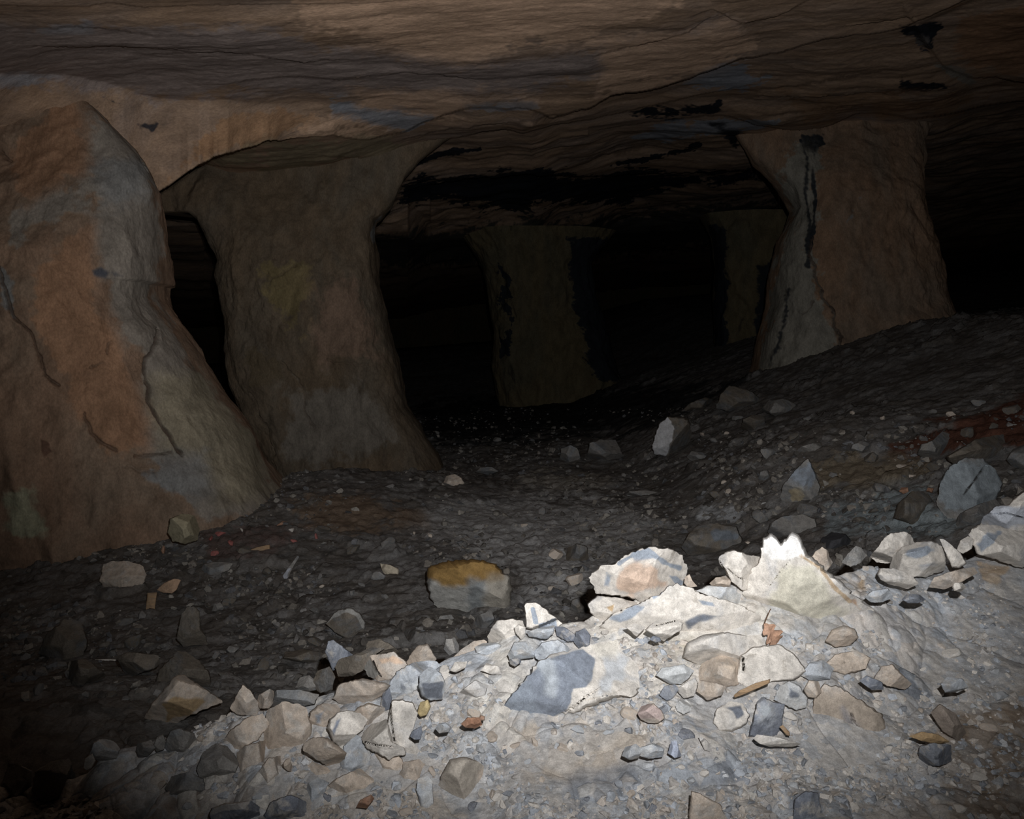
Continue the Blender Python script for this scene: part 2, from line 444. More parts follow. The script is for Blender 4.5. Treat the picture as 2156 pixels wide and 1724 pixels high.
def build_ceiling():
    xs = np.concatenate([np.linspace(-1500, -30, 150), np.linspace(-24, 2180, 1000), np.linspace(2190, 3600, 150)])
    ys = np.concatenate([-60 - (np.geomspace(1, 4200, 60)[::-1]), np.linspace(-56, 480, 330), np.linspace(484, 690, 50)])
    gx, gy = np.meshgrid(xs, ys)
    px, py = gx.ravel(), gy.ravel()
    d = np.minimum(ceil_depth(px, py), 70.0)
    v = P(px, py, d)
    # relief: layered rock, dimples, cracks
    q = v.copy()
    n = 0.15 * fbm(q * [0.35, 0.45, 1], 3, .4) + 0.015 * fbm(q * [1.6, 2.0, 2.0], 5, 0.55) + 0.006 * fbm(q * [6, 8, 5], 4)
    bed = fbm(q * [0.7, 2.2, 1.0] + 9, 4)
    lay = np.floor(bed * 9) + sstep(0.75, 1.0, (bed * 9) % 1.0)
    near = np.clip(np.hypot(v[:, 0], v[:, 1]) / 9.0, 0.6, 2.2)
    disp = n * 0.8 + 0.004 * lay
    # relief is measured along the sight line of the beds so that the ledges keep their run
    fade = np.ones(len(px))
    for ln, st in LIPS[:7]:
        dd = np.abs(py - interp(px, ln))
        inside = (px > ln[0, 0]) & (px < ln[-1, 0])
        fade = np.where(inside, np.minimum(fade, sstep(0, 26, dd) * 0.85 + 0.15), fade)
    disp = disp * fade
    v[:, 2] += disp * near
    BK = (0.018, 0.02, 0.026); BL = (0.29, 0.30, 0.33); VG = (0.31, 0.252, 0.23); GN = (0.29, 0.235, 0.155)
    TN = (0.60, 0.41, 0.285)
    it = [
        ('p', VG, 1.0, 40, [(-400, 40), (300, 60), (560, 80), (700, 110), (1000, 140), (1300, 110), (1480, 40), (1560, 60), (1300, 150), (1000, 215), (640, 190), (400, 200), (0, 170), (-400, 180)]),
        ('p', TN, 0.9, 26, [(560, -40), (1480, -40), (1400, 30), (1200, 90), (950, 125), (760, 80), (640, 50)]),
        ('p', TN, 0.9, 20, [(1270, 110), (1400, 60), (1560, 50), (1580, 110), (1430, 170), (1300, 195), (1260, 190)]),
        ('p', TN, 0.8, 20, [(620, 280), (760, 190), (980, 190), (1150, 215), (1000, 222), (860, 262), (760, 290)]),
        ('p', (0.36, 0.22, 0.13), 0.8, 20, [(340, 390), (420, 270), (560, 230), (660, 250), (600, 285), (480, 315)]),
        ('p', GN, 0.8, 18, [(440, 340), (600, 300), (800, 290), (880, 320), (700, 350), (560, 360)]),
        ('p', BL, 0.95, 10, [(685, 208), (730, 204), (790, 230), (880, 245), (905, 255), (860, 275), (790, 262), (700, 245)]),
        ('p', BL, 0.7, 10, [(980, 222), (1060, 214), (1130, 222), (1090, 232), (1000, 232)]),
        ('p', BL, 0.85, 12, [(1440, 178), (1520, 140), (1570, 130), (1560, 165), (1660, 150), (1560, 190)]),
        ('p', BL, 0.8, 10, [(1330, 290), (1400, 262), (1500, 255), (1640, 250), (1600, 275), (1450, 288), (1370, 296)]),
        ('p', BL, 0.6, 12, [(1760, 240), (1830, 220), (1840, 250), (1780, 260)]),
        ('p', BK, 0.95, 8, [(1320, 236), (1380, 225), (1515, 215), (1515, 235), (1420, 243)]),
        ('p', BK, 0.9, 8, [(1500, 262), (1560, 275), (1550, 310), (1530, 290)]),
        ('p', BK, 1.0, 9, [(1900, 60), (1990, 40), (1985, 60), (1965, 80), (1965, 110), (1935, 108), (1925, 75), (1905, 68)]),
        ('p', (0.22, 0.2, 0.19), 0.9, 8, [(1922, 80), (1955, 85), (1958, 104), (1930, 100)]),
        ('p', BK, 0.9, 8, [(1870, 180), (1900, 165), (1990, 175), (2000, 190), (1930, 190)]),
        ('p', (0.30, 0.27, 0.23), 0.8, 8, [(1960, 130), (2040, 150), (2060, 180), (2010, 170)]),
        ('p', (0.34, 0.2, 0.12), 0.8, 24, [(2010, 20), (2180, 10), (2180, 160), (2060, 155), (2010, 100)]),
        ('p', (0.33, 0.21, 0.13), 0.7, 20, [(1640, 190), (1900, 200), (2100, 200), (2000, 235), (1700, 260)]),
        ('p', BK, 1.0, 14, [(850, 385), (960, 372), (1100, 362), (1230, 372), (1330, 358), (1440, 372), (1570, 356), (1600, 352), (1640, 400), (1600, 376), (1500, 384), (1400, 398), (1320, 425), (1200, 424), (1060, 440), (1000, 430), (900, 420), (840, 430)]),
        ('l', BK, 0.9, 6, [(870, 345), (930, 322), (1010, 312)]),
        ('l', BK, 0.9, 6, [(1300, 345), (1380, 330), (1470, 306)]),
        ('l', BK, 0.9, 7, [(1630, 320), (1690, 300), (1740, 290), (1770, 280)]),
        ('p', BK, 0.9, 12, [(1660, 300), (1740, 280), (1770, 290), (1740, 330), (1690, 330)]),
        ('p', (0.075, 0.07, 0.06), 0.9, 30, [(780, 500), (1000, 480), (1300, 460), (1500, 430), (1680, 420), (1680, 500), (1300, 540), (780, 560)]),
        ('p', BL, 0.7, 12, [(0, 165), (60, 150), (140, 160), (60, 178)]),
        ('p', BL, 0.6, 12, [(60, 70), (180, 50), (190, 60), (90, 75)]),
        ('p', (0.06, 0.055, 0.06), 0.9, 8, [(212, 202), (250, 216), (262, 222), (230, 216)]),
        ('p', (0.06, 0.055, 0.06), 0.9, 8, [(295, 262), (330, 262), (325, 276), (300, 270)]),  # dark of the roof crevice painted into the colour
    ]
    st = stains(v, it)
    # the far roof takes a darker tone
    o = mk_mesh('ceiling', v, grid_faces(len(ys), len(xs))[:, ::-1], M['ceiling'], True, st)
    tag(o, 'layered brown and grey rock roof of the mine with stepped ledges', 'ceiling', None, 'structure')


# ------------------------------------------------------------------ floor
def floor_z(x, y):
    z = 1.9 - 1.98 + 0.08 * x + 0.02 * y
    z = z + np.minimum(np.maximum(x - 1.6, 0) * 0.31 * sstep(1.0, 2.2, x), 1.60)
    z = z + 0.42 * np.exp(-(((x + 3.2) / 2.2) ** 2 + ((y - 9.0) / 1.7) ** 2))
    z = z + 0.30 * np.exp(-(((x + 2.0) / 1.5) ** 2 + ((y - 10.6) / 1.2) ** 2))
    z = z + 0.55 * np.exp(-(((x - 5.2) / 2.2) ** 2 + ((y - 14.0) / 1.5) ** 2)) * 0.3
    z = z + 0.35 * np.exp(-(((x - 2.8) / 1.2) ** 2 + ((y - 8.6) / 1.0) ** 2))
    z = z + 0.30 * np.exp(-(((x + 2.5) / 1.3) ** 2 + ((y - 4.2) / 0.9) ** 2))
    z = z + 1.6 * sstep(24, 44, y)
    return z


def floor_hit(px, py):
    a, b = ray(px, py)
    lo, hi = 3.0, None
    d = 3.0
    while d < 60:
        if CAM[2] + b * d < floor_z(a * d, d): return d
        d += 0.04
    return 60.0


def build_floor():
    X = np.concatenate([np.linspace(-2.2, -0.66, 40), np.linspace(-0.65, 0.65, 900), np.linspace(0.66, 2.2, 40)])
    Y = np.concatenate([np.geomspace(2.6, 22, 620), np.geomspace(22.2, 70, 90)])
    gX, gY = np.meshgrid(X, Y)
    x = (gX * (gY + 1.0)).ravel(); y = gY.ravel()
    z = floor_z(x, y)
    v = np.stack([x, y, z], -1)
    val, til, ed = voronoi(x, y, 0.34, 11)
    val2, til2, ed2 = voronoi(x, y, 0.13, 23)
    val3, til3, ed3 = voronoi(x, y, 0.055, 31)
    m = 0.5 + 0.5 * np.clip(fbm(v * [0.5, 0.5, 0], 3) * 3 + 0.3, -1, 1)       # stony and earthy stretches
    z = z + 0.09 * fbm(v * 0.8, 4) + m * (0.07 * val ** 5 * sstep(0.02, 0.2, ed) + 0.02 * til * val + 0.045 * val2 ** 4 * sstep(0.02, 0.2, ed2) + 0.01 * til2 * val2)
    z = z + 0.014 * val3 ** 2 + 0.03 * fbm(v * 5.0, 4)
    v[:, 2] = z
    it = [
        ('p', (0.33, 0.325, 0.32), 0.8, 40, [(900, 1060), (1250, 1040), (1400, 1100), (1300, 1180), (1240, 1260), (1110, 1280), (1080, 1180), (960, 1150), (860, 1120)]),
        ('p', (0.20, 0.15, 0.11), 0.8, 30, [(600, 1050), (760, 1035), (880, 1070), (900, 1110), (700, 1120), (600, 1090)]),
        ('p', (0.11, 0.05, 0.034), 0.95, 40, [(1860, 930), (2000, 890), (2160, 830), (2170, 930), (2060, 930), (1960, 950), (1880, 955)]),
        ('p', (0.14, 0.10, 0.09), 0.5, 30, [(420, 1120), (520, 1090), (590, 1100), (640, 1120), (560, 1170), (440, 1180)]),
        ('p', (0.38, 0.39, 0.40), 0.8, 20, [(1480, 1080), (1560, 1062), (1600, 1080), (1540, 1100)]),
        ('p', (0.20, 0.165, 0.12), 0.8, 25, [(1720, 990), (1800, 945), (1900, 965), (1960, 990), (1840, 1040), (1730, 1030)]),
        ('p', (0.24, 0.27, 0.28), 0.8, 30, [(1730, 1060), (1900, 1020), (2000, 1050), (2040, 1110), (1900, 1130), (1740, 1120)]),
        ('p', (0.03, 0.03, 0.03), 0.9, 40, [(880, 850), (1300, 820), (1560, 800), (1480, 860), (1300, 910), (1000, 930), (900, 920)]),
        ('p', (0.26, 0.24, 0.21), 0.7, 20, [(1080, 985), (1230, 990), (1290, 1015), (1200, 1030), (1060, 1010)]),
    ]
    o = mk_mesh('floor', v, grid_faces(len(Y), len(X)), M['floor'], True, stains(v, it))
    tag(o, 'dark uneven mine floor strewn with stone fragments', 'floor', None, 'structure')


# ------------------------------------------------------------------ rubble bank in the foreground
CREST = [(-600, 1700), (0, 1650), (80, 1650), (150, 1640), (230, 1600), (300, 1575), (380, 1545), (450, 1515), (520, 1490), (600, 1470), (680, 1445), (760, 1425),
         (850, 1400), (930, 1380), (1020, 1352), (1100, 1325), (1170, 1316), (1240, 1296), (1300, 1270), (1380, 1240), (1450, 1232), (1520, 1225), (1570, 1215),
         (1650, 1205), (1720, 1202), (1800, 1190), (1900, 1178), (2000, 1175), (2080, 1150), (2156, 1120), (2700, 960)]
D_CREST = [(-600, 2.9), (0, 3.0), (500, 3.1), (1000, 3.3), (1400, 3.5), (1700, 3.6), (2156, 4.2), (2700, 4.7)]
D_BASE = [(-600, 2.86), (0, 2.82), (500, 2.70), (1000, 2.58), (1500, 2.52), (2156, 2.55), (2700, 2.6)]
D_PLAN = [(-600, 2.78), (0, 2.72), (500, 2.5), (1000, 2.3), (1500, 2.15), (2156, 2.05), (2700, 2.0)]


def mound_depth(px, py, table=None):
    px = np.asarray(px, float); py = np.asarray(py, float)
    c = interp(px, CREST); a = interp(px, D_CREST); b = interp(px, table or D_BASE)
    t = np.clip((py - c) / (1724 - c), 0, 1)
    d = a + (b - a) * t ** 0.85
    return np.where(py > 1724, b * 984.0 / np.maximum(py - 740, 10), d)


def build_mound():
    xs = np.concatenate([np.linspace(-900, -20, 120), np.linspace(-16, 2172, 1150), np.linspace(2176, 3000, 110)])
    nf, nb, nu = 420, 70, 60
    c = interp(xs, CREST)
    rows = []
    for k in range(nb, 0, -1):                                   # the slope behind the crest
        u = 0.012 * k + 0.00022 * k * k
        dd = interp(xs, D_CREST) + u
        p = P(xs, c, interp(xs, D_CREST))
        a, b = ray(xs, c)
        q = np.stack([a * dd, dd, p[:, 2] - (0.55 * u + 0.75 * np.maximum(u - 0.12, 0))], -1)
        rows.append(q)
    for k in range(nf):
        t = k / (nf - 1.0)
        py = c + (1724 - c) * t
        rows.append(P(xs, py, mound_depth(xs, py)))
    for k in range(1, nu + 1):                                   # under the photographer
        py = 1724 + 4.0 * k + 0.05 * k ** 3
        rows.append(P(xs, np.full(len(xs), py), mound_depth(xs, np.full(len(xs), py + 0.001))))
    v = np.concatenate(rows).reshape(-1, 3)
    x, y = v[:, 0], v[:, 1]
    px, py = project(v)
    v1, t1, e1 = voronoi(x + 0.04 * perlin(v * 6), y + 0.04 * perlin(v * 6 + 40), 0.27, 3)
    v2, t2, e2 = voronoi(x + 0.02 * perlin(v * 14), y + 0.02 * perlin(v * 14 + 40), 0.105, 5)
    v3, t3, e3 = voronoi(x, y, 0.045, 9)
    rough = sstep(-0.25, 0.15, fbm(v * 1.6 + 5, 3))              # loose stones here, trodden dust there
    dusty = sstep(0, 60, poly_sd(px, py, [(1080, 1530), (1300, 1480), (1400, 1560), (1320, 1660), (1100, 1700), (1000, 1640)]))
    dusty = np.maximum(dusty, sstep(0, 60, poly_sd(px, py, [(1950, 1250), (2200, 1180), (2200, 1760), (2000, 1760), (1900, 1500)])))
    rough = rough * (1 - 0.75 * dusty)
    h = 0.05 * fbm(v * 1.6, 3)
    h += (0.35 + 0.65 * rough) * (0.075 * v1 ** 1.5 * np.sqrt(np.clip(e1, 0, 1)) + 0.020 * t1 * v1)          # buried blocks
    h += (0.10 + 0.90 * rough) * (0.034 * v2 ** 2 * np.sqrt(np.clip(e2, 0, 1)) + 0.010 * t2 * v2)            # fist-sized stones
    h += (0.15 + 0.85 * rough) * (0.011 * v3 ** 3 * np.sqrt(np.clip(e3, 0, 1)))
    h += 0.006 * fbm(v * 14.0, 4) + 0.003 * fbm(v * 45.0, 3)
    h -= 0.035
    v[:, 2] += h
    v[:, 1] -= 0.35 * h
    CRM = (0.66, 0.62, 0.56); DST = (0.46, 0.405, 0.345); BLU = (0.44, 0.465, 0.50); DKB = (0.25, 0.265, 0.29); TNX = (0.44, 0.34, 0.24)
    it = [
        ('p', CRM, 0.85, 30, [(1020, 1340), (1180, 1310), (1420, 1240), (1640, 1280), (1700, 1340), (1640, 1440), (1380, 1470), (1340, 1380), (1150, 1370), (1050, 1400)]),
        ('p', (0.50, 0.45, 0.36), 0.8, 16, [(1340, 1350), (1450, 1350), (1450, 1400), (1360, 1420)]),
        ('p', BLU, 0.85, 14, [(825, 1430), (890, 1395), (1000, 1370), (1020, 1390), (930, 1420), (830, 1470)]),
        ('p', BLU, 0.8, 14, [(1080, 1330), (1180, 1320), (1260, 1360), (1180, 1400), (1090, 1390)]),
        ('p', DST, 0.85, 40, [(1090, 1540), (1320, 1480), (1380, 1560), (1300, 1640), (1100, 1660)]),
        ('p', DST, 0.7, 40, [(600, 1640), (900, 1640), (1000, 1724), (600, 1760)]),
        ('p', DKB, 0.85, 22, [(1200, 1640), (1330, 1600), (1400, 1620), (1330, 1700), (1180, 1720)]),
        ('p', DKB, 0.7, 22, [(1380, 1600), (1560, 1570), (1600, 1660), (1450, 1660)]),
        ('p', BLU, 0.85, 20, [(1600, 1330), (1700, 1320), (1720, 1370), (1620, 1370)]),
        ('p', BLU, 0.75, 26, [(1760, 1260), (1900, 1230), (2050, 1260), (2000, 1360), (1880, 1330)]),
        ('p', (0.22, 0.235, 0.26), 0.85, 20, [(1860, 1400), (1940, 1380), (1980, 1470), (1930, 1500), (1860, 1440)]),
        ('p', TNX, 0.8, 14, [(1750, 1205), (1830, 1215), (1820, 1250), (1770, 1245)]),
        ('p', TNX, 0.8, 14, [(2060, 1190), (2120, 1195), (2100, 1235), (2060, 1225)]),
        ('p', (0.40, 0.27, 0.15), 0.8, 12, [(1920, 1545), (2000, 1540), (2000, 1565), (1950, 1560)]),
        ('p', DKB, 0.9, 10, [(1940, 1570), (2000, 1565), (2000, 1605), (1950, 1595)]),
        ('p', (0.27, 0.215, 0.165), 0.8, 50, [(1980, 1500), (2200, 1450), (2200, 1760), (1980, 1760)]),
        ('p', (0.24, 0.20, 0.17), 0.8, 40, [(330, 1640), (470, 1600), (480, 1680), (350, 1724)]),
        ('p', BLU, 0.7, 20, [(420, 1490), (560, 1480), (600, 1500), (520, 1530), (430, 1530)]),
        ('p', DKB, 0.8, 16, [(640, 1640), (670, 1640), (665, 1680), (630, 1680)]),
        ('p', DKB, 0.9, 16, [(1670, 1670), (1720, 1665), (1725, 1724), (1670, 1724)]),
        ('p', DKB, 0.9, 16, [(1775, 1670), (1830, 1680), (1820, 1710), (1785, 1700)]),
    ]
    st = stains(v, it)
    # stones in the bank each have their own tone
    pal = np.array([(.60, .555, .50), (.43, .455, .485), (.53, .485, .44), (.52, .525, .53), (.34, .355, .38), (.62, .59, .54), (.46, .43, .40), (.50, .47, .44)])
    for vv, ee, rr, am in ((v1, e1, 0.30, 0.62), (v2, e2, 0.4, 0.66), (v3, e3, 0.5, 0.6)):
        c = pal[(vv * 7919).astype(int) % 8]
        al = am * sstep(0.03, 0.16, ee) * (rr * 0.5 + (1 - rr * 0.5) * rough) * ((vv * 131) % 1.0 > 0.45)
        st[:, :3] = np.where(st[:, 3:] > 1e-3, st[:, :3] * (1 - al[:, None]) + c * al[:, None], c)
        st[:, 3] = np.maximum(st[:, 3], al)
    o = mk_mesh('rubble_mound', v, grid_faces(nf + nb + nu, len(xs))[:, ::-1], M['mound'], True, st)
    tag(o, 'bank of pale dusty rubble and clay across the front of the mine', 'mound', None, 'structure')


# ------------------------------------------------------------------ rock pillars left standing between floor and roof
def build_pillar(name, label, D, left, right, y0, y1, mat, depth_k=0.8, seed=0, items=(), cracks=(), amp=1.0, nz=420, na=640, top=None):
    """solid pillar: one closed ring per height, outline from left and right edges (py, px), at forward distance D"""
    rows = np.linspace(y0, y1, nz)
    left = np.asarray(left, float); right = np.asarray(right, float)
    xl = np.interp(rows, left[:, 0], left[:, 1]); xr = np.interp(rows, right[:, 0], right[:, 1])
    th = np.concatenate([np.linspace(math.pi, 2 * math.pi, int(na * 0.72), endpoint=False), np.linspace(0, math.pi, na - int(na * 0.72), endpoint=False)])
    ct = np.cos(th); sn = np.sin(th)
    ex = np.sign(ct) * np.abs(ct) ** 0.75; ey = np.sign(sn) * np.abs(sn) ** 0.75
    sm = lambda a_: np.convolve(np.pad(a_, 20, mode='edge'), np.ones(41) / 41, mode='valid')
    xl0, xr0, xl, xr = xl, xr, sm(xl), sm(xr)
    pl = P(xl, rows, np.full(nz, D)); pr = P(xr, rows, np.full(nz, D))
    dl = P(xl0, rows, np.full(nz, D))[:, 0] - pl[:, 0]; dr = P(xr0, rows, np.full(nz, D))[:, 0] - pr[:, 0]
    cx = (pl[:, 0] + pr[:, 0]) / 2; hw = (pr[:, 0] - pl[:, 0]) / 2; z = pl[:, 2]
    hwm = np.convolve(np.pad(hw, 30, mode='edge'), np.ones(61) / 61, mode='valid')
    vx = cx[:, None] + hw[:, None] * ex[None] + dr[:, None] * np.clip(ex, 0, 1)[None] ** 8 + dl[:, None] * np.clip(-ex, 0, 1)[None] ** 8
    dk = np.full(nz, depth_k) if top is None else depth_k * (0.16 + 0.84 * sstep(top[0], top[1], rows))
    vy = D + (dk * hwm)[:, None] * ey[None]
    vz = np.repeat(z[:, None], na, 1)
    v = np.stack([vx, vy, vz], -1).reshape(-1, 3)
    ctr = np.stack([np.repeat(cx, na), np.full(nz * na, D), np.repeat(z, na)], -1)
    nrm = np.stack([np.tile(ex, nz) , np.tile(ey, nz), np.zeros(nz * na)], -1)
    nrm /= np.linalg.norm(nrm, axis=1)[:, None]
    side = np.abs(nrm[:, 0]) ** 6                              # keep the traced outline at the sides
    # broad broken faces
    g = v * [0.55, 0.55, 0.42] + seed * 13.1
    big = fbm(g, 3)
    fac = np.abs((big * 4) % 1.0 - 0.5)
    disp = amp * (0.30 * big + 0.12 * fac + 0.10 * fbm(v * [1.6, 1.6, 0.9] + seed, 5, 0.55, ridge=True) + 0.03 * fbm(v * 7 + seed, 4))
    disp *= (1 - 0.85 * side)
    disp += amp * 0.03 * fbm(v * 3.5 + seed, 4) * side
    px, py = project(v)
    front = nrm[:, 1] < 0.2
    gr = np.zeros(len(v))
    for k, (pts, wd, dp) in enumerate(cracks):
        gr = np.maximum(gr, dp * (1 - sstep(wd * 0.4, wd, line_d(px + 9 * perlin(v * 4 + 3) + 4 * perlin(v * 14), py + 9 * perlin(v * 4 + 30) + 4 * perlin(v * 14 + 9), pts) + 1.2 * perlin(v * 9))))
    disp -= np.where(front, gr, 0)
    v = v + nrm * disp[:, None]
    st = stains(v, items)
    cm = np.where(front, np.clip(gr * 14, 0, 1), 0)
    st[:, :3] = st[:, :3] * (1 - cm[:, None]) + np.array([0.09, 0.065, 0.05]) * cm[:, None]  # shade of the crack grooves painted in as dark brown
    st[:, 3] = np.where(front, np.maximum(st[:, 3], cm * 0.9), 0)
    f = grid_faces(nz, na, True)
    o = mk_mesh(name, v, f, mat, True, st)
    tag(o, label, 'rock pillar', None, 'structure')
    return o


def build_pillars():
    GY = (0.235, 0.207, 0.176); BG = (0.205, 0.203, 0.196); OR = (0.285, 0.168, 0.103); OL = (0.35, 0.31, 0.20); DB = (0.13, 0.09, 0.06); BK = (0.02, 0.023, 0.028)
    build_pillar('rock_pillar', 'massive orange-brown rock pillar with a grey flank, flaring wide at its foot', 9.3,
        [(100, -300), (300, -250), (600, -230), (1000, -240), (1400, -260)],
        [(110, -200), (150, -100), (172, 60), (205, 170), (240, 205), (275, 240), (310, 272), (350, 300), (380, 316), (405, 328), (440, 326), (500, 330), (560, 336), (592, 341), (597, 339), (599, 317), (625, 318), (660, 338), (700, 372), (740, 400), (780, 424), (820, 446), (850, 468), (880, 494), (920, 520), (960, 535), (985, 546), (1010, 562), (1040, 585), (1100, 615), (1200, 650)],
        110, 1190, M['pillar'], 0.62, 1,
        [('p', GY, 0.9, 40, [(190, 230), (250, 250), (310, 300), (330, 410), (345, 590), (320, 640), (380, 720), (470, 850), (540, 960), (585, 1040), (560, 1080), (440, 1090), (370, 1000), (330, 960), (320, 860), (290, 760), (230, 640), (200, 520), (200, 420)]),
         ('p', (0.265, 0.23, 0.157), 0.7, 30, [(320, 800), (420, 780), (520, 900), (580, 1040), (480, 1060), (400, 960), (350, 940)]),
         ('p', GY, 0.8, 24, [(0, 460), (100, 400), (200, 370), (200, 410), (100, 470), (20, 520)]),
         ('p', BG, 0.9, 24, [(205, 360), (300, 340), (320, 400), (300, 440), (215, 430)]),
         ('p', BG, 0.85, 26, [(350, 970), (430, 950), (440, 1030), (370, 1050), (300, 1000)]),
         ('p', OR, 0.8, 26, [(40, 260), (140, 200), (180, 280), (170, 360), (60, 430), (20, 360)]),
         ('p', OR, 0.85, 30, [(60, 600), (190, 480), (210, 640), (270, 780), (300, 930), (220, 960), (120, 780), (60, 700)]),
         ('p', (0.07, 0.075, 0.09), 0.95, 5, [(193, 568), (215, 562), (228, 574), (222, 585), (196, 580)]),
         ('p', (0.07, 0.075, 0.09), 0.95, 5, [(235, 574), (246, 570), (260, 582), (240, 584)]),
         ('p', (0.12, 0.07, 0.05), 0.9, 6, [(82, 920), (100, 925), (112, 950), (95, 965), (84, 950)]),
         ('p', BG, 0.7, 12, [(0, 560), (30, 590), (30, 660), (0, 640)]),
         ('p', (0.30, 0.29, 0.20), 0.7, 25, [(0, 1020), (80, 1010), (120, 1130), (0, 1150)])],
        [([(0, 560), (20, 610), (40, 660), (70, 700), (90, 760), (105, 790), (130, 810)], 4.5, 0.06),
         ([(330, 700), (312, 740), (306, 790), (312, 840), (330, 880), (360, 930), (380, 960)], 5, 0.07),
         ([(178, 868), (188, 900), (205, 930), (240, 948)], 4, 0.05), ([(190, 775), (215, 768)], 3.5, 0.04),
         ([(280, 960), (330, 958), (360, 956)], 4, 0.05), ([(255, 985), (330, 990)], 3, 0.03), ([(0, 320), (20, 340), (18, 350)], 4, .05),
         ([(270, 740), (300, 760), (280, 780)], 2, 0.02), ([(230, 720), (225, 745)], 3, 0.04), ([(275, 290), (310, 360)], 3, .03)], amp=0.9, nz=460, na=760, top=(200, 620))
    build_pillar('rock_pillar', 'leaning olive-brown rock pillar standing free behind the grey-flanked one', 13.2,
        [(250, 180), (380, 260), (440, 318), (450, 330), (456, 432), (487, 441), (530, 462), (553, 473), (580, 466), (588, 466), (612, 474), (671, 489), (769, 491), (800, 500), (866, 525), (936, 553), (998, 571), (1060, 585), (1200, 600)],
        [(250, 1010), (300, 930), (340, 880), (376, 850), (400, 839), (435, 822), (459, 801), (466, 787), (494, 785), (532, 790), (598, 794), (623, 801), (657, 811), (699, 817), (751, 832), (811, 843), (856, 853), (891, 881), (922, 897), (960, 925), (1040, 960), (1200, 980)],
        280, 1090, M['pillar_olive'], 0.65, 2,
        [('p', (0.165, 0.145, 0.12), 0.7, 40, [(600, 820), (760, 800), (860, 940), (700, 980), (590, 980)]),
         ('p', (0.18, 0.125, 0.09), 0.7, 40, [(640, 600), (760, 580), (800, 760), (680, 760)]),
         ('p', (0.11, 0.085, 0.055), 0.85, 18, [(530, 750), (580, 745), (590, 790), (540, 800)]),
         ('p', (0.17, 0.135, 0.07), 0.8, 30, [(560, 560), (640, 540), (660, 620), (620, 700), (560, 640)]),
         ('p', BG, 0.7, 8, [(785, 465), (800, 460), (790, 510), (782, 500)])],
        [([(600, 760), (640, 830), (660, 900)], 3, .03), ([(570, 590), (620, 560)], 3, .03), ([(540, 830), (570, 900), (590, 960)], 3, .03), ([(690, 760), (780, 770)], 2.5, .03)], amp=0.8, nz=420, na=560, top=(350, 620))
    build_pillar('rock_pillar', 'waisted dark brown rock pillar with a pale left face on the rubble slope', 15.4,
        [(200, 1500), (300, 1560), (345, 1590), (360, 1606), (400, 1643), (442, 1674), (466, 1664), (505, 1646), (574, 1632), (647, 1629), (706, 1608), (760, 1598), (818, 1587), (900, 1570), (1000, 1560)],
        [(200, 2010), (280, 1950), (299, 1942), (341, 1945), (369, 1932), (418, 1925), (463, 1925), (508, 1949), (574, 1973), (605, 1973), (644, 1987), (660, 1992), (720, 2010), (800, 2040), (1000, 2080)],
        215, 880, M['pillar_brown'], 0.7, 3,
        [('p', (0.23, 0.215, 0.18), 0.9, 22, [(1640, 350), (1710, 300), (1716, 480), (1712, 560), (1735, 640), (1765, 760), (1600, 820), (1610, 700), (1634, 560), (1670, 460)]),
         ('l', BK, 0.9, 5, [(1686, 296), (1702, 340), (1694, 400), (1706, 470), (1700, 560)]), ('l', BK, 0.85, 4, [(1718, 300), (1711, 360), (1716, 420), (1712, 490)]),
         ('p', BK, 0.8, 7, [(1690, 286), (1740, 282), (1736, 304), (1712, 316), (1696, 308)]),
         ('l', BK, 0.9, 7, [(1660, 610), (1655, 660), (1640, 720), (1610, 790)]),
         ('p', BG, 0.6, 8, [(1790, 440), (1820, 405), (1800, 460), (1780, 470)])],
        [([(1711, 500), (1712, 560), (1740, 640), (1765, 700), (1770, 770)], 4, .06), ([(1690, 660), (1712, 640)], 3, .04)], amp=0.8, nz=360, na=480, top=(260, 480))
    build_pillar('rock_pillar', 'far dim rock pillar with near-black flanks in the middle of the mine', 24.5,
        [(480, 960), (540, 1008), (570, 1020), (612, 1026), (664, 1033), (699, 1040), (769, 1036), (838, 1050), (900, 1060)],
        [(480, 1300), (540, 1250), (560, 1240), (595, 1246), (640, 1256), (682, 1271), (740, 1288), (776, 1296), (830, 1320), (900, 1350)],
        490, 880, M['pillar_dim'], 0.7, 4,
        [('p', BK, 1.0, 10, [(1202, 500), (1300, 500), (1310, 800), (1250, 800), (1230, 700), (1205, 640)]),  # right flank coloured near-black
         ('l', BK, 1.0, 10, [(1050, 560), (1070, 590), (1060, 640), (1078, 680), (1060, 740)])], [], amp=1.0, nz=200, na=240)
    build_pillar('rock_pillar', 'very dim far rock pillar half hidden behind the waisted one', 23.0,
        [(440, 1470), (500, 1505), (560, 1510), (620, 1504), (700, 1508), (800, 1505), (900, 1500)],
        [(440, 1800), (500, 1740), (900, 1760)],
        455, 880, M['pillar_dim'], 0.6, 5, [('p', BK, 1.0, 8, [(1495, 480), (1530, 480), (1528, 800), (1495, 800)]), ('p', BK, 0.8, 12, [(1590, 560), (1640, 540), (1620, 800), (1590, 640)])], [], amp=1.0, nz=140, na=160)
    # the stub of rock hanging beside the left pillar
    # far end and sides of the workings
    rng_ = np.linspace(0, 1, 60)
    for nm, a, b, lab in (('wall_back', (-60, 62), (60, 62), 'unlit rock wall closing the far end of the mine'),
                          ('wall_left', (-16, -6), (-48, 64), 'unlit rock wall along the far left of the mine'),
                          ('wall_right', (44, 64), (17, -6), 'unlit rock wall along the far right of the mine')):
        t = np.linspace(0, 1, 80); zz = np.linspace(-4, 12, 30)
        gx, gz = np.meshgrid(t, zz)
        x = a[0] + (b[0] - a[0]) * gx.ravel(); y = a[1] + (b[1] - a[1]) * gx.ravel()
        v = np.stack([x, y, gz.ravel()], -1)
        n = fbm(v * 0.25, 4)
        v[:, 0] += n * 1.5; v[:, 1] += n * 1.5
